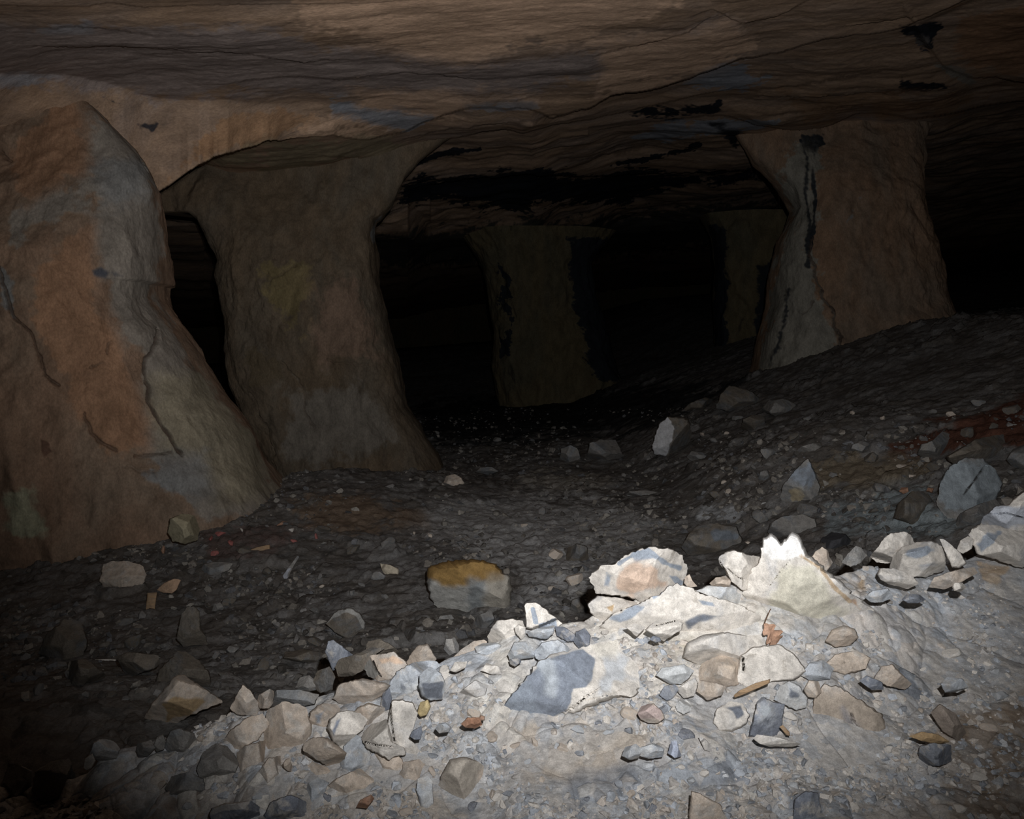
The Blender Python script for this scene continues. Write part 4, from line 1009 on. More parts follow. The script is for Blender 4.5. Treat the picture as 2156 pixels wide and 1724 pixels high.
rock('rock_slab', 'pinkish flat stone with a cracked edge in the clay', 'rust', [(970, 1524), (984, 1510), (1008, 1510), (1016, 1526), (1000, 1534), (980, 1532)], 0.03, depth=2.68, n=56, sink=-.1)
rock('rock_slab', 'thin dark flake lying on the clay left of the split boulder', 'slate', [(864, 1550), (868, 1540), (886, 1530), (888, 1542), (884, 1556), (872, 1556)], 0.02, depth=2.66, n=48)

rock('boulder', 'diagonal ridge of tan rock in the dim rubble left of the long tan boulder', 'tan', [(468, 1572), (486, 1540), (520, 1514), (548, 1508), (562, 1526), (540, 1556), (508, 1578), (480, 1596)], 0.09, depth=2.86)
rock('boulder', 'round-backed grey boulder at the lower end of the diagonal ridge', 'grey', [(418, 1620), (430, 1588), (452, 1570), (484, 1578), (500, 1602), (488, 1634), (450, 1648), (426, 1640)], 0.09, depth=2.74)
rock('boulder', 'blue-stained block between flat crest slab and egg-shaped boulder', 'tan', [(648, 1530), (656, 1500), (676, 1484), (704, 1486), (716, 1498), (694, 1514), (686, 1538), (664, 1548)], 0.08, depth=2.92, paint=[('p', BL, .8, 10, [(656, 1500), (690, 1488), (680, 1530), (660, 1530)])])
rock('boulder', 'low tan hump between egg-shaped boulder and dark slate stone', 'tan', [(742, 1510), (756, 1490), (788, 1478), (812, 1482), (818, 1500), (800, 1520), (776, 1526)], 0.08, depth=2.92, facets=5)
rock('boulder', 'crumbly blue-grey block right of the egg-shaped boulder', 'blue', [(716, 1598), (726, 1572), (750, 1552), (768, 1562), (778, 1590), (770, 1618), (744, 1630), (722, 1618)], 0.07, depth=2.70, rough=1.5)
rock('boulder', 'tall brownish block standing below the long tan boulder', 'tan', [(538, 1660), (546, 1626), (566, 1600), (590, 1596), (596, 1630), (586, 1664), (560, 1676)], 0.08, depth=2.66)
rock('boulder', 'low grey boulder left of the blue-black edged flat stone', 'grey', [(352, 1660), (366, 1636), (398, 1628), (424, 1642), (430, 1668), (404, 1684), (366, 1680)], 0.07, depth=2.70)
rock('boulder', 'wedge of tan rock under the tall pale split block', 'tan', [(840, 1640), (852, 1608), (880, 1602), (900, 1622), (880, 1640), (864, 1662), (846, 1660)], 0.06, depth=2.60)
rock('boulder', 'dark blue-grey boulder at the bottom of the left rubble', 'slate', [(560, 1716), (572, 1690), (610, 1676), (640, 1690), (640, 1730), (566, 1730)], 0.07, depth=2.46)
rock('boulder', 'dusty cream mass between the cracked plate and the dry leaf', 'cream', [(1436, 1384), (1446, 1352), (1480, 1336), (1530, 1330), (1580, 1340), (1600, 1362), (1572, 1386), (1530, 1396), (1478, 1402)], 0.11, depth=2.98, facets=4, rough=.7, paint=[('p', BL, .7, 9, [(1490, 1346), (1530, 1336), (1520, 1362), (1496, 1364)])])
rock('boulder', 'rounded grey lump at the foot of the two-peaked boulder', 'tan', [(1738, 1350), (1750, 1326), (1776, 1316), (1800, 1324), (1808, 1342), (1790, 1358), (1758, 1362)], 0.06, depth=3.06, facets=4)
rock('boulder', 'long pale boulder on the dusty right slope below the ribbed stone', 'tan', [(1736, 1404), (1760, 1380), (1800, 1372), (1828, 1386), (1820, 1406), (1780, 1418)], 0.06, depth=2.94, facets=5)
rock('boulder', 'brown half-buried boulder low on the right slope', 'tan', [(1964, 1502), (1980, 1486), (2010, 1504), (2030, 1540), (2016, 1556), (1984, 1536)], 0.05, depth=2.6, facets=5, paint=[('p', (.30, .25, .21), .8, 20, [(1960, 1480), (2035, 1480), (2035, 1560), (1960, 1560)])])
rock('boulder', 'bluish rubble block left of the tan half-buried slab', 'blue', [(1690, 1420), (1706, 1398), (1732, 1392), (1752, 1408), (1744, 1428), (1712, 1432)], 0.05, depth=2.86)

# ---- right part of the bank
rock('rock_slab', 'cracked plate of cream stone below the broad ridged boulder', 'cream', [(1366, 1318), (1384, 1304), (1424, 1304), (1438, 1312), (1436, 1326), (1414, 1338), (1398, 1350), (1380, 1340), (1358, 1326)], 0.05, depth=3.02, sink=-.3, cracks=[([(1378, 1318), (1402, 1312), (1426, 1306)], 1.6, .012)])
rock('rock_slab', 'small triangular plate left of the cracked plate', 'cream', [(1314, 1318), (1336, 1312), (1360, 1320), (1352, 1330), (1340, 1340)], 0.03, depth=3.06, sink=-.2, n=56)
rock('stone', 'dark purple crystalline pebble under the cracked plate', 'slate', [(1366, 1346), (1374, 1338), (1390, 1342), (1392, 1350), (1380, 1353)], 0.02, depth=2.98, n=48)
build_leaf()
rock('boulder', 'smooth tan-white boulder below the reddish fragment', 'cream', [(1560, 1430), (1566, 1384), (1590, 1366), (1640, 1362), (1668, 1382), (1690, 1412), (1668, 1428), (1620, 1432), (1586, 1446)], 0.10, depth=2.84, facets=5, rough=.7, cracks=[([(1564, 1384), (1566, 1412)], 2.0, .015)])
rock('boulder', 'pale pinkish block left of the smooth tan-white boulder', 'tan', [(1474, 1430), (1480, 1400), (1516, 1384), (1556, 1386), (1562, 1412), (1552, 1438), (1516, 1446), (1488, 1440)], 0.09, depth=2.86, paint=[('p', (.60, .50, .40), .8, 14, [(1500, 1384), (1562, 1386), (1556, 1430), (1510, 1420)])])
rock('rock_slab', 'blue-white slab with a crack along its lower right edge', 'blue', [(1380, 1422), (1392, 1406), (1440, 1398), (1462, 1412), (1450, 1430), (1436, 1440), (1410, 1440)], 0.05, depth=2.88, sink=-.15, paint=[('p', (.50, .51, .51), .8, 20, [(1380, 1400), (1465, 1400), (1450, 1440), (1390, 1440)])])
rock('rock_slab', 'small cream slab between two cracks below the blue-white slab', 'cream', [(1424, 1452), (1440, 1438), (1464, 1426), (1470, 1440), (1462, 1466), (1440, 1470)], 0.05, depth=2.80, sink=-.1)
rock('rock_slab', 'tan slab right of the small cream slab', 'tan', [(1466, 1456), (1472, 1432), (1510, 1438), (1530, 1446), (1520, 1464), (1490, 1474)], 0.05, depth=2.78, sink=-.1)
rock('stone', 'round blue pebble in clay under the small cream slab', 'blue', [(1424, 1486), (1430, 1476), (1444, 1474), (1454, 1484), (1452, 1496), (1438, 1502), (1428, 1496)], 0.03, depth=2.7, n=48, facets=3)
rock('stone', 'blue-green wedge stone right of the wide split boulder', 'slate', [(1390, 1462), (1400, 1446), (1420, 1442), (1428, 1452), (1416, 1468), (1404, 1474)], 0.03, depth=2.78, n=52)
rock('stone', 'pinkish nodule with a black underside in the clay', 'tan', [(1342, 1502), (1350, 1486), (1376, 1480), (1394, 1496), (1400, 1512), (1388, 1522), (1366, 1522), (1348, 1514)], 0.05, depth=2.66, n=64, sink=-.3, paint=[('p', (.50, .40, .37), .85, 10, [(1340, 1480), (1400, 1484), (1398, 1520), (1344, 1512)])])
rock('stone', 'mottled cream and charcoal stone in the middle of the rubble', 'cream', [(1506, 1520), (1512, 1494), (1536, 1480), (1560, 1484), (1574, 1506), (1566, 1524), (1540, 1538), (1516, 1534)], 0.06, depth=2.64, paint=[('p', DB, .9, 8, [(1524, 1488), (1560, 1484), (1570, 1506), (1548, 1520), (1540, 1500)])])
rock('boulder', 'charcoal-blue angular boulder with a pale left rim', 'slate', [(1580, 1546), (1590, 1510), (1596, 1482), (1606, 1472), (1624, 1480), (1648, 1486), (1644, 1510), (1640, 1546), (1614, 1548), (1592, 1548)], 0.07, depth=2.60, facets=5, paint=[('p', (.34, .36, .38), .8, 8, [(1596, 1480), (1640, 1490), (1606, 1510)])])
rock('stone', 'shell-shaped grey stone with a bright rim', 'blue', [(1634, 1472), (1644, 1448), (1662, 1436), (1682, 1446), (1697, 1470), (1694, 1486), (1676, 1492), (1650, 1480)], 0.05, depth=2.70, facets=4, paint=[('p', DB, .6, 8, [(1660, 1444), (1690, 1460), (1684, 1474), (1662, 1470)]), ('l', (.5, .5, .5), .8, 2.2, [(1660, 1437), (1684, 1450), (1697, 1470)])])
rock('rock_slab', 'narrow pale slab lying flat under the charcoal-blue boulder', 'cream', [(1586, 1554), (1594, 1546), (1640, 1552), (1688, 1566), (1670, 1572), (1620, 1572), (1598, 1566)], 0.04, depth=2.48, sink=-.1)
rock('stone', 'rounded tan stone right of the shell-shaped stone', 'tan', [(1694, 1452), (1704, 1434), (1722, 1436), (1728, 1456), (1718, 1468), (1702, 1466)], 0.04, depth=2.74, n=56, facets=4)
rock('wood_chip', 'orange-brown splinter of wood lying on the pale rubble', 'wood', [(1544, 1464), (1556, 1454), (1590, 1438), (1622, 1429), (1620, 1438), (1590, 1452), (1566, 1462), (1548, 1468)], 0.012, depth=2.74, facets=3, cat='wood', n=64, sink=-.5, rough=.4)
rock('wood_chip', 'small yellowish chip of wood beside the charcoal-blue boulder', 'wood', [(1641, 1530), (1648, 1526), (1662, 1540), (1664, 1550), (1656, 1548)], 0.008, depth=2.56, facets=2, cat='wood', n=40, rough=.4)
rock('boulder', 'elongated clay-coated boulder with a dark furrow down its face', 'tan', [(1708, 1596), (1712, 1540), (1722, 1476), (1740, 1450), (1770, 1456), (1806, 1480), (1848, 1506), (1856, 1530), (1846, 1572), (1824, 1596), (1780, 1604), (1736, 1604)],
     0.14, pole=(1760, 1500), depth=2.62, facets=5, n=110, rough=.8, paint=[('p', (.36, .305, .25), .85, 30, [(1700, 1440), (1860, 1500), (1850, 1610), (1700, 1610)]), ('p', (.25, .245, .26), .75, 10, [(1774, 1490), (1800, 1530), (1810, 1570), (1790, 1560)])], cracks=[([(1792, 1502), (1804, 1540), (1816, 1572)], 2.4, .02)])
rock('rock_slab', 'tan half-buried slab above the clay-coated boulder', 'tan', [(1838, 1430), (1856, 1402), (1880, 1398), (1920, 1440), (1906, 1452), (1870, 1444)], 0.05, depth=2.86, sink=.1)
rock('boulder', 'dark blue-grey slab edge showing above the clay-coated boulder', 'slate', [(1812, 1434), (1826, 1424), (1856, 1436), (1858, 1450), (1836, 1452)], 0.03, depth=2.78, n=56)
rock('rock_slab', 'pale triangular slab at the bottom of the rubble face', 'tan', [(1452, 1730), (1456, 1694), (1458, 1668), (1476, 1674), (1512, 1694), (1530, 1730)], 0.04, depth=2.12, facets=3)
rock('stone', 'pale thin wedge stone in the grey rubble', 'cream', [(1472, 1552), (1484, 1556), (1496, 1570), (1494, 1580), (1484, 1578)], 0.015, depth=2.5, n=40)
rock('stone', 'two-lobed light blue stone in the lower clay', 'blue', [(1408, 1584), (1414, 1562), (1424, 1560), (1428, 1576), (1434, 1590), (1420, 1594)], 0.025, depth=2.42, n=48, paint=[('p', (.46, .50, .60), .9, 8, [(1400, 1555), (1440, 1555), (1440, 1598), (1400, 1598)])])
rock('stone', 'pair-like grey-blue stone left of the two-lobed stone', 'blue', [(1350, 1590), (1352, 1574), (1376, 1566), (1396, 1576), (1392, 1592), (1366, 1596)], 0.04, depth=2.42, n=52)
rock('stone', 'grey-purple stone with a brown left end in the lower clay', 'blue', [(1312, 1590), (1318, 1574), (1338, 1568), (1350, 1578), (1344, 1594), (1326, 1598)], 0.035, depth=2.42, n=52)
rock('boulder', 'dark slate block at the bottom right with a black seam above', 'slate', [(1936, 1604), (1940, 1572), (1966, 1566), (1998, 1570), (2000, 1600), (1976, 1610)], 0.06, depth=2.4)
rock('rock_slab', 'ochre-edged slab above the dark slate block', 'rust', [(1914, 1550), (1940, 1540), (1976, 1546), (2000, 1562), (1976, 1566), (1940, 1560)], 0.03, depth=2.48, sink=-.1, paint=[('p', (.42, .29, .16), .8, 10, [(1910, 1536), (2004, 1540), (2000, 1570), (1914, 1566)])])
rock('stone', 'blue-grey stone on the brown slope at the right', 'blue', [(1982, 1440), (1996, 1428), (2024, 1430), (2036, 1446), (2016, 1456), (1992, 1456)], 0.04, depth=2.7, n=56)
rock('boulder', 'dark stone at the bottom right corner of the rubble', 'slate', [(1672, 1730), (1676, 1684), (1696, 1668), (1720, 1672), (1730, 1730)], 0.06, depth=2.1)
rock('boulder', 'rounded stone at the crest start right of the small upright stone', 'grey', [(1772, 1184), (1786, 1164), (1802, 1148), (1814, 1152), (1826, 1170), (1812, 1186), (1790, 1194)], 0.06, depth=3.72)
rock('boulder', 'humped cream boulder on the right crest', 'cream', [(1832, 1172), (1846, 1152), (1862, 1132), (1876, 1122), (1902, 1119), (1918, 1126), (1926, 1142), (1908, 1168), (1880, 1186), (1846, 1184)], 0.11, depth=3.84, n=96)
rock('boulder', 'grey shaded boulder right of the humped cream one', 'cream', [(1872, 1206), (1878, 1174), (1898, 1152), (1930, 1142), (1964, 1138), (1984, 1150), (1992, 1176), (1990, 1200), (1950, 1214), (1900, 1214)], 0.13, depth=3.66, n=100, paint=[('p', BL, .85, 12, [(1900, 1156), (1970, 1142), (1984, 1166), (1930, 1180), (1906, 1178)]), ('p', (.40, .41, .43), .7, 14, [(1920, 1180), (1990, 1170), (1984, 1200), (1930, 1206)])])
rock('rock_shard', 'sharp triangular shard pointing up beside the grey shaded boulder', 'cream', [(1978, 1134), (1986, 1134), (2006, 1148), (2024, 1166), (2036, 1186), (2020, 1196), (2004, 1194), (1994, 1172)], 0.05, depth=3.66, facets=4, sink=-.2)
rock('stone', 'small rounded stone behind the sharp triangular shard', 'cream', [(2014, 1158), (2022, 1138), (2038, 1128), (2052, 1136), (2046, 1156), (2028, 1166)], 0.05, depth=3.86, n=56)
rock('boulder', 'big cream boulder with a blue-grey hollow at the right edge', 'cream', [(2040, 1126), (2046, 1112), (2064, 1104), (2098, 1106), (2130, 1116), (2176, 1118), (2190, 1190), (2140, 1194), (2090, 1176), (2056, 1166), (2048, 1144)], 0.18, depth=3.86, n=110, sink=-.1, paint=[('p', BL, .9, 8, [(2056, 1146), (2080, 1126), (2104, 1124), (2094, 1142), (2066, 1162)])])
rock('boulder', 'upper grey boulder stacked on the big cream one at the right edge', 'cream', [(2062, 1108), (2072, 1086), (2096, 1066), (2124, 1062), (2140, 1046), (2170, 1026), (2196, 1030), (2196, 1130), (2130, 1122), (2096, 1110)], 0.18, depth=4.1, n=100, paint=[('p', (.42, .44, .48), .8, 18, [(2070, 1090), (2100, 1064), (2180, 1070), (2180, 1110), (2100, 1106)])], cracks=[([(2080, 1084), (2120, 1080), (2156, 1090)], 1.6, .015)])
rock('rock_slab', 'cream slab with a black shadow at its left end on the right slope', 'cream', [(1846, 1208), (1852, 1196), (1880, 1196), (1922, 1212), (1934, 1228), (1912, 1240), (1872, 1230), (1854, 1220)], 0.06, depth=3.46, sink=-.4)
rock('rock_slab', 'long smooth slab lying under the big cream boulder', 'tan', [(1956, 1236), (1966, 1216), (2010, 1200), (2050, 1194), (2060, 1206), (2026, 1224), (1990, 1240)], 0.06, depth=3.4)
rock('stone', 'small cream stone on the dusty slope left of the ochre patch', 'cream', [(2004, 1236), (2010, 1226), (2026, 1226), (2034, 1236), (2024, 1246), (2008, 1244)], 0.03, depth=3.22, n=48)
rock('stone', 'dark slate stone with a shadowed base on the right slope', 'slate', [(1898, 1262), (1910, 1250), (1936, 1252), (1950, 1262), (1932, 1270), (1912, 1270)], 0.035, depth=3.2, n=56)
rock('stone', 'pale ribbed stone left of the dark slate stone on the right slope', 'blue', [(1820, 1258), (1836, 1244), (1870, 1238), (1880, 1256), (1860, 1268), (1834, 1268)], 0.04, depth=3.24, n=60, rough=1.5)

# ---- the dim floor beyond the bank
rock('boulder', 'round boulder with an orange-yellow top and white sides', 'grey', [(897, 1208), (902, 1194), (922, 1185), (960, 1178), (1004, 1178), (1040, 1186), (1052, 1198), (1072, 1212), (1078, 1240), (1076, 1276), (1056, 1296), (1010, 1300), (960, 1296), (930, 1290), (914, 1272), (900, 1240)],
     0.30, 'f', pole=(985, 1222), facets=3, flat=2.1, n=120, rough=1.1, paint=[('p', (.46, .45, .42), .95, 14, [(890, 1220), (1080, 1220), (1080, 1300), (900, 1300)]), ('p', OC, 1, 7, [(890, 1215), (905, 1185), (980, 1170), (1050, 1188), (1054, 1212), (1020, 1222), (1000, 1226), (960, 1228), (930, 1234), (918, 1222)]), ('p', (.24, .26, .27), .8, 8, [(992, 1222), (1020, 1224), (1010, 1276), (996, 1290), (990, 1260)]), ('p', (.36, .32, .26), .7, 14, [(1030, 1220), (1080, 1220), (1070, 1290), (1036, 1290)])])
rock('stone', 'flat brown stone wedged under the orange-topped boulder', 'grey', [(920, 1306), (926, 1296), (950, 1294), (956, 1302), (940, 1313), (924, 1314)], 0.05, 'f', n=48)
rock('stone', 'low grey stone at the right base of the orange-topped boulder', 'grey', [(1000, 1312), (1006, 1294), (1034, 1284), (1042, 1300), (1036, 1322), (1010, 1326)], 0.08, 'f', n=56)
rock('boulder', 'rounded brown boulder with a pale rim left of the orange-topped one', 'dim', [(685, 1312), (698, 1296), (712, 1284), (736, 1278), (758, 1290), (770, 1312), (764, 1334), (740, 1346), (716, 1340), (700, 1326)], 0.14, 'f', n=96, facets=4, paint=[('p', (.34, .33, .31), .95, 4, [(684, 1316), (712, 1282), (740, 1276), (772, 1316), (766, 1322), (750, 1296), (730, 1288), (704, 1300)])])
rock('rock_slab', 'small pale tilted slab upper left of the orange-topped boulder', 'tan', [(800, 1186), (822, 1189), (840, 1198), (838, 1214), (818, 1216), (806, 1204)], 0.04, 'f', n=60, paint=[('p', (.46, .40, .31), .9, 10, [(790, 1180), (850, 1190), (840, 1220), (800, 1216)])])
rock('stone', 'small brown stone leaning against the pale tilted slab', 'grey', [(780, 1222), (786, 1206), (800, 1202), (812, 1212), (806, 1222), (790, 1228)], 0.05, 'f', n=52)
rock('rock_shard', 'white-tipped shard lying on dark ground near the litter', 'grey', [(595, 1212), (606, 1196), (626, 1170), (630, 1172), (616, 1196), (608, 1214), (600, 1222)], 0.04, 'f', n=52, paint=[('p', (.42, .43, .47), 1, 4, [(590, 1222), (596, 1200), (612, 1196), (604, 1224)])])
rock('boulder', 'smooth tan boulder at the foot of the grey-flanked pillar', 'tan', [(208, 1222), (218, 1188), (236, 1181), (272, 1182), (300, 1190), (309, 1210), (300, 1236), (276, 1252), (246, 1248), (222, 1240)], 0.18, 'f', n=100, facets=5)
rock('rock_shard', 'orange-tan wedge of rock right of the smooth tan boulder', 'tan', [(330, 1242), (346, 1226), (366, 1218), (381, 1221), (372, 1242), (362, 1250), (344, 1248)], 0.06, 'f', n=60, paint=[('p', (.50, .34, .23), .9, 10, [(320, 1210), (390, 1210), (380, 1255), (325, 1255)])])
rock('wooden_plank', 'short upright plank end below the orange-tan wedge', 'wood', [(306, 1296), (308, 1270), (310, 1248), (331, 1247), (328, 1270), (325, 1295)], 0.02, 'f', cat='plank', facets=1, n=56, rough=.3, tilt=30)
rock('wooden_stick', 'grey broken stick beside the red litter', 'wood', [(518, 1160), (540, 1152), (568, 1146), (569, 1158), (540, 1164), (520, 1168)], 0.03, 'f', cat='stick', facets=2, n=56, rough=.5)
rock('boulder', 'column-shaped stone leaning upright on the dark ground', 'dim', [(370, 1344), (374, 1322), (382, 1296), (394, 1278), (408, 1276), (420, 1286), (422, 1320), (434, 1340), (438, 1358), (420, 1372), (398, 1374), (384, 1362)], 0.12, 'f', n=96, facets=5)
rock('boulder', 'triangular dim stone beside the thin pale stick', 'dim', [(246, 1382), (270, 1372), (300, 1374), (332, 1380), (338, 1396), (326, 1408), (290, 1420), (266, 1428), (256, 1406)], 0.13, 'f', n=90)
rock('pale_stick', 'thin pale stick pointing at the triangular dim stone', 'cream', [(200, 1388), (222, 1387), (244, 1388), (244, 1392), (222, 1392), (200, 1391)], 0.008, 'f', cat='stick', n=40, facets=0, rough=.2)
rock('boulder', 'large dark boulder behind the orange-faced one at lower left', 'dim', [(326, 1440), (334, 1410), (352, 1392), (374, 1370), (392, 1372), (420, 1392), (440, 1412), (446, 1440), (420, 1460), (360, 1456)], 0.20, 'f', n=96, depth=4.45)
rock('boulder', 'angular boulder with an orange lower face resting on a dark crack', 'tan', [(304, 1512), (320, 1480), (344, 1452), (370, 1422), (386, 1420), (420, 1444), (456, 1464), (470, 1478), (440, 1490), (400, 1508), (356, 1530), (326, 1528)], 0.22, 'f', n=110, depth=4.1, sink=-.2, paint=[('p', (.40, .29, .17), .9, 10, [(340, 1480), (372, 1466), (430, 1468), (444, 1480), (380, 1510), (350, 1522)])])
rock('boulder', 'dark boulder in the blackest ground left of the triangular stone', 'dim', [(80, 1376), (96, 1336), (136, 1304), (170, 1306), (186, 1350), (176, 1384), (120, 1396)], 0.22, 'f', n=80)
rock('boulder', 'dark low boulder below the thin pale stick', 'dim', [(136, 1420), (146, 1392), (180, 1386), (200, 1400), (222, 1420), (200, 1450), (150, 1446)], 0.16, 'f', n=80)
rock('boulder', 'yellowish boulder against the foot of the grey-flanked pillar', 'tan', [(352, 1120), (358, 1092), (384, 1080), (410, 1086), (420, 1112), (416, 1136), (390, 1146), (364, 1140)], 0.22, 'f', dd=-0.55, n=90, paint=[('p', (.36, .32, .22), .9, 20, [(340, 1070), (430, 1070), (430, 1150), (340, 1150)])])
rock('stone', 'flat grey stone below the red litter', 'grey', [(420, 1204), (428, 1188), (460, 1182), (490, 1186), (484, 1200), (450, 1214), (430, 1216)], 0.10, 'f', n=60)
rock('stone', 'pale greenish stone on the dark ground below the white-tipped shard', 'grey', [(568, 1268), (574, 1260), (588, 1258), (590, 1268), (578, 1274)], 0.04, 'f', n=44)
rock('stone', 'pale knobbly stone on dark ground above the column-shaped stone', 'grey', [(446, 1286), (450, 1272), (464, 1268), (472, 1280), (462, 1290)], 0.04, 'f', n=44)
rock('stone', 'small pale stone on dark ground right of the column-shaped stone', 'grey', [(472, 1372), (482, 1360), (498, 1356), (504, 1364), (492, 1376), (478, 1380)], 0.05, 'f', n=44)
rock('boulder', 'upright pointed boulder leaning left on the floor behind the bank', 'grey', [(1642, 1046), (1648, 1020), (1664, 1000), (1684, 978), (1702, 962), (1712, 984), (1722, 1006), (1728, 1026), (1720, 1056), (1700, 1070), (1668, 1070), (1650, 1064)], 0.26, 'f', n=110, facets=6, paint=[('p', (.38, .32, .22), .8, 8, [(1664, 1036), (1684, 1030), (1686, 1052), (1668, 1056)]), ('p', (.24, .27, .31), .6, 14, [(1660, 1000), (1710, 970), (1720, 1010), (1690, 1020)])])
rock('standing_stone', 'upright slab with a bright white left face in the middle distance', 'dim', [(1372, 944), (1378, 918), (1388, 892), (1404, 878), (1424, 876), (1450, 882), (1456, 910), (1450, 944), (1436, 962), (1400, 962), (1376, 956)], 0.30, 'f', n=100, facets=4, paint=[('p', (.52, .52, .53), 1, 5, [(1368, 950), (1380, 900), (1404, 876), (1414, 896), (1408, 930), (1400, 960), (1376, 958)])])
rock('stone', 'flat pale stone at the right foot of the white-faced upright slab', 'grey', [(1446, 962), (1456, 950), (1480, 952), (1494, 964), (1476, 972), (1454, 970)], 0.15, 'f', n=52)
rock('boulder', 'smaller grey boulder of the pair left of the white-faced slab', 'grey', [(1178, 970), (1182, 944), (1200, 936), (1216, 942), (1224, 964), (1212, 976), (1190, 978)], 0.25, 'f', n=70)
rock('boulder', 'larger grey boulder of the pair left of the white-faced slab', 'grey', [(1236, 960), (1240, 932), (1264, 926), (1296, 926), (1306, 944), (1314, 960), (1290, 976), (1256, 978)], 0.35, 'f', n=80)
rock('stone', 'small tan stone on the stony floor near the leaning pillar', 'tan', [(934, 1016), (940, 1002), (958, 998), (972, 1006), (978, 1018), (956, 1026)], 0.12, 'f', n=56)
rock('stone', 'low flat stone right of the small tan stone', 'grey', [(1000, 994), (1012, 984), (1036, 982), (1052, 992), (1030, 1000)], 0.15, 'f', n=50)
rock('rock_slab', 'long pale flat slab on the floor short of the pointed boulder', 'grey', [(1318, 1042), (1326, 1034), (1360, 1032), (1392, 1036), (1386, 1046), (1340, 1048)], 0.12, 'f', n=56)
rock('boulder', 'low tan boulder at the left end of the row below the waisted pillar', 'dim', [(1434, 866), (1452, 848), (1484, 836), (1500, 840), (1502, 856), (1470, 868)], 0.40, 'f', n=70)
rock('boulder', 'big tan boulder in the row below the waisted pillar', 'dim', [(1506, 860), (1516, 830), (1534, 811), (1560, 816), (1584, 824), (1610, 846), (1590, 864), (1540, 868)], 0.50, 'f', n=90)
rock('boulder', 'grey boulder right of the big tan one below the waisted pillar', 'grey', [(1600, 864), (1616, 844), (1650, 838), (1676, 852), (1678, 872), (1640, 880)], 0.40, 'f', n=70)
rock('boulder', 'squarish dim boulder on dark gravel below the boulder row', 'dim', [(1558, 908), (1564, 882), (1586, 872), (1610, 876), (1612, 900), (1594, 912)], 0.30, 'f', n=70)
rock('stone', 'oval pale stone at the left of two on the dark gravel', 'grey', [(1676, 952), (1684, 940), (1712, 932), (1736, 934), (1736, 946), (1706, 958)], 0.16, 'f', n=56)
rock('stone', 'half-dome pale stone right of the oval one', 'grey', [(1788, 952), (1794, 936), (1812, 926), (1830, 932), (1836, 944), (1820, 954)], 0.16, 'f', n=56)
rock('stone', 'tiny bright white pebble below the squarish boulder', 'cream', [(1570, 922), (1575, 916), (1581, 918), (1579, 924)], 0.05, 'f', n=30, facets=0)
rock('boulder', 'bluish boulder beside the red earth on the right slope', 'grey', [(1930, 956), (1938, 936), (1964, 926), (1984, 908), (2004, 916), (2006, 940), (1994, 962), (1960, 972)], 0.28, 'f', n=80)
rock('boulder', 'large dim boulder right of the bluish one on the right slope', 'dim', [(1990, 962), (2020, 944), (2056, 924), (2090, 918), (2114, 914), (2118, 944), (2112, 976), (2070, 990), (2010, 984)], 0.36, 'f', n=90)
rock('boulder', 'boulder cut off by the right edge above the big cream boulder', 'grey', [(2118, 966), (2132, 946), (2156, 936), (2200, 934), (2200, 990), (2140, 994)], 0.30, 'f', n=70)
rock('boulder', 'large cracked blue-green boulder on the slope behind the right crest', 'grey', [(1972, 1066), (1980, 1010), (2000, 978), (2034, 962), (2070, 966), (2096, 988), (2112, 1020), (2096, 1060), (2050, 1088), (2000, 1096)], 0.32, 'f', n=110, paint=[('p', (.26, .29, .31), .85, 30, [(1970, 960), (2120, 960), (2110, 1090), (1970, 1090)])], cracks=[([(2030, 1040), (2060, 1000), (2076, 980)], 2, .02)])
rock('boulder', 'brown hump of rock behind the humped cream boulder', 'dim', [(1880, 1090), (1890, 1060), (1920, 1034), (1950, 1034), (1970, 1060), (1960, 1092), (1920, 1106)], 0.26, 'f', n=80)
rock('boulder', 'dusky grey boulder just behind the upper grey boulder', 'grey', [(2010, 1110), (2020, 1080), (2060, 1062), (2096, 1050), (2110, 1070), (2090, 1100), (2046, 1120)], 0.24, 'f', n=80)
rock('boulder', 'dim squat boulder just behind the broad ridged boulder', 'dim', [(1434, 1152), (1446, 1126), (1470, 1106), (1510, 1102), (1550, 1108), (1564, 1136), (1560, 1168), (1500, 1178), (1450, 1170)], 0.24, 'f', n=96, paint=[('p', (.15, .165, .185), .8, 8, [(1500, 1122), (1530, 1116), (1552, 1126), (1540, 1140), (1506, 1138)])])
rock('boulder', 'long dim boulder behind the two white peaks', 'grey', [(1616, 1120), (1622, 1100), (1646, 1086), (1690, 1082), (1716, 1092), (1722, 1114), (1710, 1130), (1660, 1136), (1626, 1134)], 0.20, 'f', n=90)
rock('boulder', 'nearly black boulder behind the small upright tan stone', 'dim', [(1724, 1156), (1730, 1132), (1752, 1120), (1782, 1124), (1796, 1144), (1780, 1166), (1740, 1170)], 0.18, 'f', n=70, paint=[('p', (.06, .06, .065), .95, 20, [(1715, 1110), (1800, 1110), (1800, 1175), (1715, 1175)])])
rock('stone', 'flat orange stone on the slope behind the right crest', 'rust', [(1892, 1034), (1898, 1026), (1912, 1026), (1914, 1036), (1902, 1040)], 0.05, 'f', n=44)
rock('stone', 'second smaller orange stone right of the flat orange one', 'rust', [(1950, 1034), (1954, 1026), (1966, 1028), (1964, 1038)], 0.05, 'f', n=40)
rock('stone', 'white rounded stone at the left foot of the pointed boulder', 'grey', [(1600, 1066), (1604, 1058), (1618, 1056), (1620, 1066), (1608, 1072)], 0.06, 'f', n=44, paint=[('p', (.4, .4, .39), .9, 10, [(1590, 1050), (1630, 1050), (1630, 1076), (1590, 1076)])])
rock('stone', 'grey block left of the pointed boulder', 'grey', [(1596, 1010), (1600, 992), (1616, 988), (1622, 1006), (1612, 1020)], 0.10, 'f', n=50)
